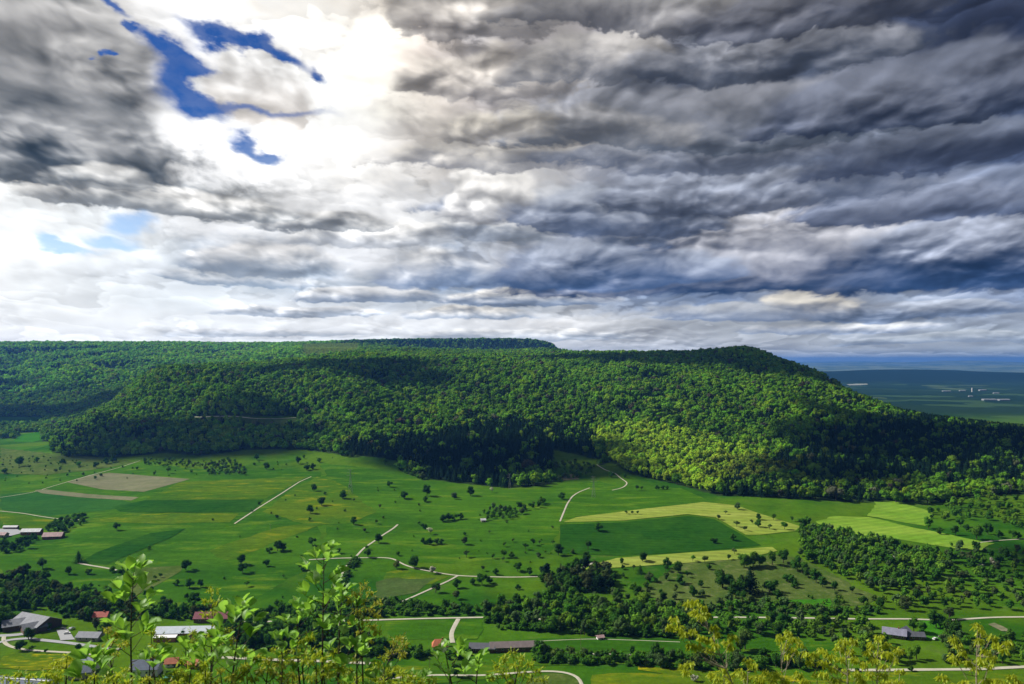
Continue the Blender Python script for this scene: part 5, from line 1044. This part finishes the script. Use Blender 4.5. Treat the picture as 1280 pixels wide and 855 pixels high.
    B('house', 'house with a broad blue grey roof beneath the tall leafy shoot', 'house', 183, 842, 17, 10, 4.8, 4.2, 4, R['slate'], Wm['white'], 4, chimney=True)
    B('cottage', 'small cottage with an orange roof left of its twin', 'cottage', 215, 832, 7.5, 6, 2.8, 2.4, 10, R['orange'], Wm['white'], 2)
    B('cottage', 'small cottage with a deeper orange roof right of its twin', 'cottage', 242, 834, 7, 6, 2.8, 2.6, -14, R['orange'], Wm['orange'], 2)
    B('shed', 'small shed with a green sheet roof among the shoots', 'shed', 213, 850, 6, 4, 2.2, 0.8, 2, R['teal'], Wm['white'], 1)
    B('hut', 'small hut with a bright red hipped roof beside the side road', 'hut', 550, 810, 10, 8, 2.8, 3.4, 6, R['orange'], Wm['white'], 2, hip=0.45, chimney=True)
    B('barn', 'long low barn with a grey brown roof and dark walls', 'barn', 641, 812, 31, 9, 3.4, 2.4, 5, R['brown'], Wm['brown'], 6, big_door=True)
    B('barn', 'dark grey roofed barn left of the long brown barn', 'barn', 603, 813, 17, 9, 3.0, 2.2, -3, R['dark'], Wm['brown'], 3)
    B('farmhouse', 'farmhouse with a bluish grey roof below the country lane', 'house', 1118, 796, 15, 9, 3.2, 3.2, -26, R['lav'], Wm['brown'], 4, chimney=True, wings=[(5, 5, 64, 12, 8, 3.0, 2.8)])
    B('annexe', 'dark brown annexe right of the bluish roofed farmhouse', 'annexe', 1144, 798, 11, 7, 2.8, 2.0, -8, R['dark'], Wm['brown'], 2)
    B('hut', 'small tan hut in the thicket on the meadow', 'hut', 604, 652, 5, 4, 2.3, 1.3, 10, R['pale'], Wm['tan'], 1)
    B('shed', 'tiny pinkish shed at the edge of the long meadow', 'shed', 750, 799, 4.5, 3.5, 2.0, 1.0, 15, R['pink'], Wm['white'], 1)
    # the town far out on the plain
    far_w = plain_mat('grey_cladding', (0.22, 0.24, 0.25), 0.8, 0.2, 0.05); far_r = plain_mat('pale_flat_roof', (0.26, 0.28, 0.30), 0.8, 0.2, 0.05)
    for (px, py, L, W, H, lb) in [(a_, b_, c_ * 0.7, d_ * 0.8, e_ * 0.55, f_) for a_, b_, c_, d_, e_, f_ in ((1183, 489.5, 95, 30, 11, 'far white factory hall at the left end of the distant town'), (1203, 489, 70, 26, 12, 'far white hall left of the silo tower'), (1228, 488.5, 85, 34, 16, 'far white block right of the silo tower'),
                                  (1236, 500.5, 110, 50, 14, 'far long white warehouse on the plain, left half'), (1254, 500.8, 100, 46, 15, 'far long white warehouse on the plain, right half'), (1213, 496, 40, 20, 10, 'far small pale hall below the silo tower'), (1245, 492, 60, 24, 9, 'far low pale hall behind the warehouses'))]:
        x, y, z = at(px, py); r = empty('factory', (x, y, z), random.uniform(-0.15, 0.15)); tag(r, lb, 'factory', 'white factory halls of the distant town')
        m = MB(); m.box(-L/2, L/2, -W/2, W/2, -8, H); m.build('wall', far_w, r); m = MB(); m.poly([(-L/2-1,-W/2-1,H),(L/2+1,-W/2-1,H),(L/2+1,W/2+1,H),(-L/2-1,W/2+1,H),(-L/2-1,0,H+3),(L/2+1,0,H+3)], [(0,1,5,4),(2,3,4,5),(1,2,5),(3,0,4),(3,2,1,0)]); m.build('roof', far_r, r)
        for i in range(4):
            g = MB(); cx = -L/2 + L * (i + 0.5) / 4; g.box(cx - L * 0.08, cx + L * 0.08, -W/2 - 0.3, -W/2 + 0.1, H * 0.4, H * 0.65); g.build('window', M_GLASS, r)
    x, y, z = at(1215, 490); r = empty('silo_tower', (x, y, z)); tag(r, 'far pale silo tower standing above the distant town', 'tower')
    m = MB(); m.bar((0,0,-5), (0,0,34), 4.5, 16); m.build('shaft', Wm['white'], r); m = MB(); m.bar((0,0,34), (0,0,38), 6, 16, 2.5); m.build('cap', R['grey'], r)
    pylon(438, 617, 33, 'thin lattice pylon on the open meadow left of the conifer wood'); pylon(742, 622, 28, 'thin lattice pylon beside the forked track right of the conifer wood'); pylon(637, 612, 22, 'thin lattice pylon against the edge of the conifer wood')
    pole(338, 664, 8, 'short wooden pole at the end of the straight track'); pole(726, 817, 16, 'tall wooden pole on the long meadow behind the barn'); pole(537, 838, 9, 'wooden pole on the yellowish meadow in front of the red hut'); pole(1215, 841, 9, 'wooden pole beside the bottom road')
    white = plain_mat('white_paint', (0.75, 0.75, 0.75), 0.25, 0.03, 1, spec=0.5); silver = plain_mat('silver_paint', (0.40, 0.42, 0.44), 0.3, 0.05, 1, 0.5); black = plain_mat('dark_paint', (0.03, 0.035, 0.05), 0.25, 0.05, 1, spec=0.6)
    car(84, 793, 20, white, 'white car standing alone in the car park'); car(35, 792, 12, white, 'white van parked in front of the hall', True); car(79, 787.5, 5, black, 'dark car parked at the far side of the car park'); car(90, 787, 70, silver, 'silver car parked beside the dark car')
    car(575, 806.5, 8, white, 'white car beside the side road at the red hut'); car(1169, 800, 30, white, 'white car on the lawn right of the farmhouse'); car(1177, 798, -20, silver, 'silver car at the right end of the farmhouse lawn')
    pale = plain_mat('bare_quarry', (0.22, 0.24, 0.20), 0.95, 0.1, 0.01)
    o = drape('quarry', [(1058, 480.6), (1070, 480.0), (1084, 479.8), (1085, 481), (1074, 481.8), (1062, 482)], pale, 3.0, 120); o['label'] = 'bare pale patch on the distant plain'
# ---------------------------------------------------------------- young shoots in front of the viewpoint
def shoot_leaf_mat(name, top, under, trans, vary=0.2):
    m, N = new_mat(name); g = N.n.new('ShaderNodeNewGeometry'); a = N.n.new('ShaderNodeAttribute'); a.attribute_name = 'leafvar'
    c = N.mix(g.outputs['Backfacing'], top + (1,), under + (1,)); n = N.noise(g.outputs['Position'], 60, 3, 0.6)
    c = N.vm('SCALE', c, N.add(N.add(1 - vary, N.mul(a.outputs['Fac'], 2 * vary)), N.mul(N.sub(n, 0.5), 0.4)))
    b = principled(N, c, 0.5, 0.35); t = N.n.new('ShaderNodeBsdfTranslucent'); N.put(t, 0, trans + (1,))
    mx = N.n.new('ShaderNodeMixShader'); mx.inputs[0].default_value = 0.42; N.l.new(b, mx.inputs[1]); N.l.new(t.outputs[0], mx.inputs[2]); out_bsdf(N, mx.outputs[0]); return m
def leaf_template(kind):
    """folded, arched leaf blade along +Y, unit length"""
    if kind == 'broad': prof = [(0, .03), (.12, .10), (.32, .24), (.55, .31), (.75, .26), (.90, .13), (1, .01)]; arch = 0.10
    else: prof = [(0, .02), (.2, .12), (.45, .19), (.7, .14), (.9, .06), (1, .005)]; arch = -0.22
    V = []; F = []
    for y, w in prof:
        z = arch * math.sin(math.pi * y * 0.9) - (0 if kind == 'broad' else 0.15 * y * y); V += [(-w, y, z + w * 0.45), (0, y, z), (w, y, z + w * 0.45)]
    for i in range(len(prof) - 1):
        o = 3 * i; F += [(o, o + 1, o + 4, o + 3), (o + 1, o + 2, o + 5, o + 4)]
    return np.array(V), np.array(F)
class Leaves:
    def __init__(s): s.V = []; s.F = []; s.A = []; s.n = 0
    def add(s, tpl, pos, direction, size, roll=0.0, wide=1.0):
        d = Vector(direction).normalized(); side = d.cross(Vector((0, 0, 1)));
        if side.length < 1e-3: side = Vector((1, 0, 0))
        side.normalize(); up = side.cross(d); c, q = math.cos(roll), math.sin(roll); sd = side * c + up * q; uu = up * c - side * q
        V, F = tpl; W = np.outer(V[:, 0] * wide, np.array(sd)) + np.outer(V[:, 1], np.array(d)) + np.outer(V[:, 2], np.array(uu))
        s.V.append(W * size + np.array(pos)); s.F.append(F + s.n); s.n += len(V); s.A.append(np.full(len(V), random.random()))
    def build(s, name, mat, parent):
        me = mesh_np(name, np.concatenate(s.V), np.concatenate(s.F), mat, smooth=True, cols={'leafvar': np.concatenate(s.A)}); return obj_from(name, me, parent)
def tube(name, paths, mat, parent):
    """round tapering twigs through points (x, y, z, r)"""
    V = []; F = []; k = 7
    for pth in paths:
        o = len(V)
        for i, (p, r) in enumerate(pth):
            p = Vector(p); a = Vector(pth[max(0, i - 1)][0]); b = Vector(pth[min(len(pth) - 1, i + 1)][0]); d = (b - a).normalized(); u = d.orthogonal().normalized(); v = d.cross(u)
            V += [tuple(p + (u * math.cos(6.2832 * q / k) + v * math.sin(6.2832 * q / k)) * r) for q in range(k)]
        for i in range(len(pth) - 1): F += [(o + i * k + q, o + i * k + (q + 1) % k, o + (i + 1) * k + (q + 1) % k, o + (i + 1) * k + q) for q in range(k)]
    return obj_from(name, mesh_np(name, np.array(V), np.array(F), mat, smooth=True), parent)
def ray(px, py, d): return Vector(((px - CX) / FPX * d, d, CAMZ - (py - HOR) / FPX * d))
def curve_pts(a, b, n, r0, r1, bow):
    s = Vector(b) - Vector(a); w = Vector((random.uniform(-1, 1), random.uniform(-1, 1), 0)) * bow * s.length
    return [(Vector(a) + s * (i / n) + w * math.sin(math.pi * i / n), r0 + (r1 - r0) * i / n) for i in range(n + 1)]
WHITE = [  # top px, top py, base px at the picture's lower edge, distance, lowest leaf py, label
 (167,716,166,4.0,832,'tall whitish green leafy shoot in front of the pale mown patch',1.15), (405,694,402,4.0,800,'tallest pale leafy shoot in front of the winding track hedge',1.0), (428,742,424,4.1,850,'pale leafy shoot close behind the tallest one',0.9),
 (303,765,288,3.8,858,'broad leaved shoot right of the maroon roof',1.1), (268,812,262,3.7,862,'low pale leafy shoot under the maroon roof',0.9), (118,826,120,3.6,866,'low broad leaved shoot beside the slate roofs',1.1), (556,812,569,3.9,868,'shoot ending in white woolly buds in front of the red hut',0.8),
 (598,826,593,4.0,866,'small pale shoot between the red hut and the brown barn',0.8), (372,762,378,4.0,850,'slender pale leafy shoot left of the tallest one',0.8), (188,822,190,3.8,866,'low green leafy shoot in front of the blue grey roof',0.9), (352,800,350,3.9,866,'thin green shoot in front of the pale road',0.8),
 (232,806,238,4.2,860,'small leafy shoot in front of the long white barn',0.8), (446,812,446,3.9,866,'low leafy shoot at the foot of the bronze clusters',0.9), (522,852,524,4.2,872,'tip of a leafy shoot in front of the yellowish meadow',0.7), (478,845,480,4.0,872,'low leafy tip right of the bronze clusters',0.8)]
YELLOW = [  # base px, base py, fork py, distance, clusters (px, py, size px), look, label
 (262,880,4.2,[(265,738,11),(259,751,10),(271,753,10),(266,765,12),(257,768,9),(272,780,11),(263,790,12),(240,790,9),(236,801,10),(250,796,10),(284,788,10),(288,800,10),(275,803,9)],'y','yellow green flowering shoot in front of the maroon barn'),
 (454,880,4.1,[(455,733,9),(444,742,9),(438,750,9),(463,742,10),(471,752,10),(452,752,11),(460,762,12),(446,764,10),(470,768,10),(455,775,11),(440,777,8),(464,782,10),(472,790,8),(450,790,10),(460,800,10),(446,803,9),(444,825,9)],'b','tall bronze yellow shoot thick with small flower clusters'),
 (466,880,4.3,[(500,797,9),(493,803,9),(505,805,9),(497,812,9),(487,815,8),(503,818,7)],'b','bronze side shoot leaning over the valley meadow'),
 (147,880,3.9,[(134,788,10),(145,793,10),(138,803,10),(126,808,8),(152,806,10),(143,817,9)],'b','bronze yellow shoot left of the tall whitish shoot'),
 (198,880,4.0,[(189,790,9),(200,797,10),(206,806,10),(193,808,10),(199,820,9)],'y','yellow green shoot in front of the long white barn'),
 (384,880,4.0,[(376,801,9),(387,797,9),(370,812,9),(392,812,9),(380,816,10),(365,825,9),(388,828,9)],'y','yellow green shoot below the straight lane'),
 (330,880,3.8,[(320,822,9),(336,826,10),(308,832,9),(350,832,9),(326,838,10),(342,842,10),(300,845,9),(316,848,9),(355,846,9)],'b','wide bronze yellow shoot over the pale road'),
 (411,880,3.9,[(404,823,9),(417,829,9),(398,838,10),(410,841,10),(425,840,9),(430,850,9),(392,850,9)],'y','low yellow shoot below the tallest whitish shoot'),
 (238,880,3.8,[(226,826,9),(240,830,10),(250,838,9),(231,842,10),(218,846,9),(245,850,9)],'y','low yellow shoot in front of the orange roofs'),
 (84,880,3.7,[(84,820,10),(72,828,10),(94,828,10),(80,838,10),(66,842,9),(95,843,10)],'y','yellow green shoot in front of the buttercup field'),
 (27,880,3.6,[(8,848,10),(24,842,10),(38,845,10),(18,855,10),(34,857,9),(48,856,9)],'y','low yellow shoot in front of the warehouse roof'),
 (140,880,3.5,[(118,846,9),(135,848,9),(150,846,9),(160,852,9)],'y','low yellow shoot right of the slate roofed house'),
 (203,880,3.7,[(185,848,9),(200,852,9),(212,856,8)],'b','low bronze shoot in front of the green shed'),
 (280,880,3.7,[(275,838,9),(288,846,9),(270,852,9),(295,855,9)],'b','low bronze shoot left of the wide bronze one'),
 (640,880,3.9,[(640,816,9),(630,823,9),(651,823,10),(662,830,9),(622,832,9),(642,832,10),(630,842,10),(652,841,10),(672,838,8),(616,846,9),(640,850,9),(664,848,9)],'y','rounded yellow shoot in front of the long brown barn'),
 (519,880,4.2,[(518,846,8),(511,852,8),(527,852,8)],'y','tiny yellow shoot on the valley meadow'),
 (927,884,3.6,[(860,754,9),(869,752,9),(878,759,10),(867,765,9),(876,770,10),(883,768,8),(843,774,10),(838,783,9),(849,785,10),(855,791,8),(866,789,8),(877,797,10),(886,800,10),(894,806,9),(864,806,10),(872,808,9),(892,785,9),(896,793,8),(908,803,9),(916,796,10),(913,808,8),(887,812,8)],'l','large bright yellow flowering branch leaning left over the green meadow'),
 (930,884,3.7,[(935,826,10),(942,832,9),(927,840,9),(932,847,9),(890,843,10),(897,848,10),(853,832,9),(863,830,9),(858,840,8)],'l','bright yellow branch right of the large leaning one'),
 (978,884,3.7,[(976,797,9),(985,792,9),(992,799,10),(981,807,9),(993,812,9),(986,820,9),(1000,805,7)],'l','slim yellow shoot standing left of the bushy pair'),
 (965,884,3.5,[(958,841,10),(970,842,10),(950,850,9),(965,852,10),(980,850,9),(998,843,9),(1006,851,9)],'l','low yellow shoot at the foot of the slim one'),
 (1060,884,3.7,[(1055,802,10),(1067,801,9),(1048,810,10),(1062,813,10),(1038,820,10),(1028,814,9),(1018,818,9),(1008,817,9),(1012,826,9),(1030,828,10),(1050,824,10),(1068,824,9),(1042,836,10),(1058,840,10),(1030,842,10),(1072,842,9),(1045,850,10)],'l','bushy yellow shoot left of the bluish roofed farmhouse'),
 (1098,884,3.7,[(1099,798,10),(1108,806,10),(1090,806,10),(1084,815,9),(1101,816,10),(1112,817,9),(1123,813,9),(1118,823,8),(1094,826,10),(1106,832,10),(1080,830,9),(1102,844,10),(1088,842,10),(1076,850,9),(1108,852,9)],'l','bushy yellow shoot in front of the belt below the farmhouse'),
 (1221,884,3.6,[(1192,799,10),(1198,806,9),(1190,821,8),(1196,826,8),(1204,815,9),(1222,782,9),(1226,789,8),(1224,800,7),(1240,797,9),(1246,806,9),(1260,803,8),(1256,811,7),(1232,814,10),(1240,822,10),(1226,826,10),(1236,832,10),(1219,834,9),(1210,828,8)],'l','tall yellow branching shoot over the bottom road'),
 (1246,884,3.5,[(1236,851,9),(1248,853,10),(1258,858,9),(1205,853,8),(1215,858,8)],'l','low yellow shoot at the foot of the tall branching one')]
FILL = [(58,842,'y','left of the buttercup field'),(108,850,'b','below the slate roofs'),(158,838,'y','at the foot of the tall whitish shoot'),(178,850,'b','right of the tall whitish shoot'),(222,838,'b','under the orange roofs'),(256,830,'y','below the maroon barn'),(306,815,'b','left of the wide bronze shoot'),(345,812,'y','on the pale road'),
 (365,842,'b','at the foot of the slender pale shoot'),(422,812,'b','between the two pale shoots'),(436,838,'y','below the tall bronze shoot'),(462,838,'b','right of the tall bronze shoot'),(480,822,'b','beside the bronze side shoot'),(500,842,'y','left of the tiny yellow shoot'),(395,818,'y','just left of the tallest shoot'),(540,850,'y','left of the white budded shoot'),(680,850,'y','right of the rounded yellow shoot'),(905,836,'l','below the leaning branch'),(945,848,'l','between the leaning branch and the slim shoot'),(1022,842,'l','left of the bushy pair'),(1125,838,'l','right of the bushy pair'),(1178,846,'l','left of the tall branching shoot'),(1266,846,'l','right of the tall branching shoot')]
def fill_rows():
    out = []
    for (x, y, lk, where) in FILL:
        r = random.Random(x); cl = [(x, y, 9)]
        for q in range(5): cl.append((x + r.uniform(-17, 17), y + r.uniform(4, 34), r.uniform(8, 10)))
        lk = 'y' if lk == 'b' and x % 2 == 0 else lk
        out.append((x + 2, 890, 3.8 + r.uniform(-.3, .4), cl, lk, 'low ' + {'y': 'yellow green', 'b': 'bronze yellow', 'l': 'bright yellow'}[lk] + ' shoot ' + where))
    return out
def build_shoots():
    bark = plain_mat('shoot_bark', (0.030, 0.022, 0.018), 0.8, 0.3, 60); pale_bark = plain_mat('pale_twig', (0.22, 0.19, 0.13), 0.8, 0.3, 60)
    mw = shoot_leaf_mat('whitish_leaf', (0.15, 0.31, 0.04), (0.58, 0.68, 0.42), (0.32, 0.60, 0.05))
    my = shoot_leaf_mat('yellow_leaf', (0.26, 0.34, 0.02), (0.34, 0.42, 0.05), (0.44, 0.52, 0.03), 0.4); mb = shoot_leaf_mat('bronze_leaf', (0.26, 0.28, 0.03), (0.36, 0.36, 0.08), (0.42, 0.44, 0.04), 0.35); ml = shoot_leaf_mat('bright_leaf', (0.30, 0.37, 0.020), (0.38, 0.44, 0.050), (0.52, 0.58, 0.03), 0.45)
    TB, TN = leaf_template('broad'), leaf_template('narrow')
    for (tx, ty, bx, d, low, label, sc) in WHITE:
        top = ray(tx, ty, d); base = ray(bx, 880, d + random.uniform(-.05, .05)); g = Vector((base.x + random.uniform(-.03, .03), base.y, gz(base.x, base.y) - 0.03))
        root = empty('leafy_shoot', tuple(g)); tag(root, label, 'shoot', 'pale leafy shoots before the viewpoint'); o = g
        stem = curve_pts(g - o, base - o, 5, 0.010, 0.006, 0.02)[:-1] + curve_pts(base - o, top - o, 8, 0.006, 0.0015, 0.03); paths = [stem]; L = Leaves()
        vis = (low - ty) / FPX * d; n = max(5, int(vis / 0.024)); axis = (base - top)
        def rosette(p, dirn, k, sz):
            for q in range(k):
                an = q * 2.4 + random.random(); dv = Vector(dirn).normalized() * random.uniform(0.5, 1.3) + Vector((math.cos(an), math.sin(an), 0)) * random.uniform(0.35, 0.95)
                L.add(TB, p, dv, sz * random.uniform(0.75, 1.15), random.uniform(-0.7, 0.7), random.uniform(0.8, 1.1))
        rosette(top - o, (0, 0, 1), 4, 0.070 * sc)
        for i in range(n):
            f = (i + 0.6) / n * vis / axis.length; c = top + axis * f - o; an = i * 2.4 + random.random() * 0.6
            j = stem[5:][min(8, int(f * 8))][0]; c = Vector((c.x * .3 + j.x * .7, c.y * .3 + j.y * .7, c.z))
            out = Vector((math.cos(an), math.sin(an) * 0.8, 0)); tw = 0.035 + 0.06 * min(1, i / 6) * random.uniform(0.5, 1.2)
            e = c + out * tw + Vector((0, 0, tw * random.uniform(0.4, 1.0)))
            paths.append([(c, 0.0022), ((c + e) / 2 + Vector((0, 0, -0.003)), 0.0018), (e, 0.0010)]); rosette(e, out + Vector((0, 0, 0.9)), random.choice((3, 4, 4, 5)), 0.070 * sc)
        tube('stem', paths, bark, root); L.build('foliage', mw, root)
        if 'buds' in label:
            bb = MB()
            for q in range(7):
                c = top - o + Vector((random.uniform(-.02, .02), random.uniform(-.02, .02), random.uniform(-.012, .02))); bb.bar(c, c + Vector((random.uniform(-.008, .008), 0, 0.022)), 0.006, 7, 0.002)
            bb.build('bud', plain_mat('woolly_bud', (0.62, 0.66, 0.52), 0.9, 0.1, 50), root, True)
    for (bx, by, d, cl, look, label) in YELLOW + fill_rows():
        base = ray(bx, by, d); g = Vector((base.x + random.uniform(-.03, .03), base.y, gz(base.x, base.y) - 0.03)); root = empty('flowering_shoot', tuple(g)); tag(root, label, 'shoot', 'yellow flowering shoots before the viewpoint'); o = g
        cs = sorted(cl, key=lambda q: -q[1]); pts = [ray(q[0], q[1], d + random.uniform(-.10, .10)) - o for q in cs]
        lean = max(pts, key=lambda p: p.z); b0 = base - o
        trunk = curve_pts((0, 0, 0), b0, 4, 0.010, 0.008, 0.02)[:-1]; tn = 8; sr = 0.6 if look == 'l' else 0.8; body = curve_pts(b0, lean, tn, 0.0065 * sr, 0.0012, 0.03); paths = [trunk + body]; L = Leaves()
        for p, c in zip(pts, cs):
            if p is not lean:
                # leave the main stem where it passes below the cluster
                j = min(range(tn + 1), key=lambda i: abs(body[i][0].z - (p.z - 0.55 * abs(p.x - body[i][0].x) - 0.05))); a = body[j][0]
                mid = (a + p) / 2 + Vector((0, 0, -0.15 * (p - a).length)); paths.append([(a, 0.0030 * sr), (a * .5 + mid * .5 + Vector((0,0,-.002)), 0.0026 * sr), (mid, 0.0022 * sr), (mid * .5 + p * .5, 0.0018 * sr), (p, 0.0010)])
            r = c[2] / FPX * d * 0.80; k = 34 if look != 'l' else 46
            for q in range(k):
                an = random.random() * 6.283; el = random.uniform(-0.5, 1.0); off = Vector((math.cos(an) * math.cos(el), math.sin(an) * math.cos(el), math.sin(el))) * r * random.uniform(0.15, 1.0)
                dv = Vector((math.cos(an) * 0.6, math.sin(an) * 0.6, random.uniform(-1.9, -0.1 if look == 'l' else 0.9))); L.add(TN, p + off * 0.8, dv, random.uniform(0.015, 0.030) * (0.95 if look == 'l' else 0.9), random.uniform(-1.2, 1.2), random.uniform(0.7, 1.1))
        tube('stem', paths, pale_bark if look == 'l' else bark, root); L.build('foliage', {'y': my, 'b': mb, 'l': ml}[look], root)
# ---------------------------------------------------------------- light, air, camera
def build_light():
    sun = bpy.data.lights.new('sun', 'SUN'); sun.energy = SUN_E; sun.angle = math.radians(1.0); sun.color = (1.0, 0.95, 0.86)
    so = link(bpy.data.objects.new('sun', sun))
    a = math.radians(SUN_AZ); e = math.radians(SUN_EL); d = Vector((math.sin(a) * math.cos(e), math.cos(a) * math.cos(e), math.sin(e)))
    so.rotation_euler = (-d).to_track_quat('-Z', 'Y').to_euler(); so.location = d * 3000
def build_shade_clouds():
    """unseen cumulus added above the frame to shade chosen parts of ridge and valley"""
    m, N = new_mat('cloud'); b = N.n.new('ShaderNodeBsdfDiffuse'); b.inputs[0].default_value = (0.8, 0.8, 0.8, 1); tr = N.n.new('ShaderNodeBsdfTranslucent'); tr.inputs[0].default_value = (0.8, 0.8, 0.8, 1)
    mx = N.n.new('ShaderNodeMixShader'); mx.inputs[0].default_value = 0.4; N.l.new(b.outputs[0], mx.inputs[1]); N.l.new(tr.outputs[0], mx.inputs[2]); out_bsdf(N, mx.outputs[0])
    a = math.radians(SUN_AZ); H = 1750.0
    for i, (gx, gy, rx, ry) in enumerate(SHADE_SPOTS):
        gh = gz(gx, gy); off = (H - gh) / math.tan(math.radians(SUN_EL)); cx, cy = gx + math.sin(a) * off, gy + math.cos(a) * off
        r = np.random.default_rng(60 + i); V = []; F = []; o = 0
        for q in range(16):
            an = r.random() * 6.283; f = math.sqrt(r.random()) * 0.8; s = 0.28 + 0.22 * r.random()
            v, fc = ICO2; v = v * [rx * s, ry * s, min(rx, ry) * s * 0.8]; v[:, 2] = np.maximum(v[:, 2], -0.1 * min(rx, ry)); v = v + 0.12 * rx * s * perlin(v[:, 0] / (0.3 * rx * s) + q, v[:, 1] / (0.3 * rx * s))[:, None] * [1, 1, 1]
            V.append(v + [math.cos(an) * f * rx, math.sin(an) * f * ry, 0]); F.append(fc + o); o += len(v)
        o_ = obj_from('cloud', mesh_np('cloud', np.concatenate(V), np.concatenate(F), m, smooth=True), None, (cx, cy, H)); tag(o_, 'unseen cumulus added high above the valley to cast shade', kind='structure')
def build_haze():
    X, Y0, Y1, Z0, Z1 = 50000, -600, 57000, -260, 352
    V = [(-X, Y0, Z0), (X, Y0, Z0), (X, Y1, Z0), (-X, Y1, Z0), (-X, Y0, Z1), (X, Y0, Z1), (X, Y1, Z1), (-X, Y1, Z1)]
    F = [(0, 3, 2, 1), (4, 5, 6, 7), (0, 1, 5, 4), (1, 2, 6, 5), (2, 3, 7, 6), (3, 0, 4, 7)]
    m, N = new_mat('haze'); v = N.n.new('ShaderNodeVolumePrincipled'); v.inputs['Color'].default_value = HAZE_C + (1,); v.inputs['Density'].default_value = HAZE_D; v.inputs['Anisotropy'].default_value = 0.3
    o = N.n.new('ShaderNodeOutputMaterial'); N.l.new(v.outputs[0], o.inputs['Volume'])
    tag(obj_from('haze', mesh_np('haze', np.array(V), np.array(F), m)), 'thin blue air between the viewpoint and the horizon', kind='stuff')
def build_camera():
    c = bpy.data.cameras.new('camera'); o = link(bpy.data.objects.new('camera', c)); SC.camera = o
    o.location = (0, 0, CAMZ); o.rotation_euler = (math.pi / 2, 0, 0); c.sensor_width = 36; c.lens = 36 * FPX / 1280; c.shift_y = 22.5 / 1280
    c.dof.use_dof = True; c.dof.focus_distance = 900.0; c.dof.aperture_fstop = 6.3; c.clip_start = 0.1; c.clip_end = 200000
    SC.view_settings.view_transform = 'Standard'; SC.view_settings.look = 'None'; SC.view_settings.exposure = EXPO; SC.view_settings.gamma = 1
    SC.render.engine = 'CYCLES'; SC.cycles.max_bounces = 5; SC.cycles.diffuse_bounces = 2; SC.cycles.transmission_bounces = 3; SC.cycles.volume_bounces = 0; SC.cycles.transparent_max_bounces = 8
    SC.cycles.use_denoising = True; SC.cycles.use_adaptive_sampling = True; SC.cycles.caustics_reflective = False; SC.cycles.caustics_refractive = False
    SC.render.resolution_x = 1024; SC.render.resolution_y = 684
SUN_AZ, SUN_EL, SUN_E, EXPO = -75.0, 40.0, 5.0, 0.50
HAZE_C, HAZE_D = (0.11, 0.35, 0.95), 3.8e-5
NB_FOREST = 60
SHADE_SPOTS = [(810, 1430, 270, 240), (480, 1190, 110, 90), (40, 1290, 230, 120), (-560, 1480, 260, 150), (-2300, 3050, 500, 160), (420, 2230, 330, 150), (-420, 2050, 260, 160), (560, 770, 120, 50), (-1300, 2600, 500, 300), (1300, 2200, 500, 500)]  # ground spots that the added out-of-view clouds are set to shade
build_world(0.1, 2 ** -EXPO, SUN_EL, SUN_AZ)
make_ground()
build_land()
if 'build_buildings' in globals(): build_buildings()
plant_solos()
pts = clump_points(); pts.sort(key=lambda q: -q[0])
cnt = {}; extra = []
CAP = {'broadleaf_tree': 300 - NB_FOREST - 178 + 100, 'bush': 220, 'conifer_tree': 30, 'orchard_tree': 120}
for q in pts:
    nm = NAME[q[4]]; c = cnt.get(nm, 0)
    pxq = CX + FPX * q[1] / q[2]
    if c < CAP[nm] and -30 < pxq < 1310:
        cnt[nm] = c + 1; plant(q[4], c % len(KINDS[q[4]]), q[1], q[2], q[5], q[6], vtint(q[7]), q[8], q[9], z=q[3])
    else: extra.append(q)
print('CLUMP', cnt, len(extra))
build_forest(extra)
if 'build_shoots' in globals(): build_shoots()
if 'HAZE_OFF' not in globals(): build_haze()
build_shade_clouds()
build_light(); build_camera()
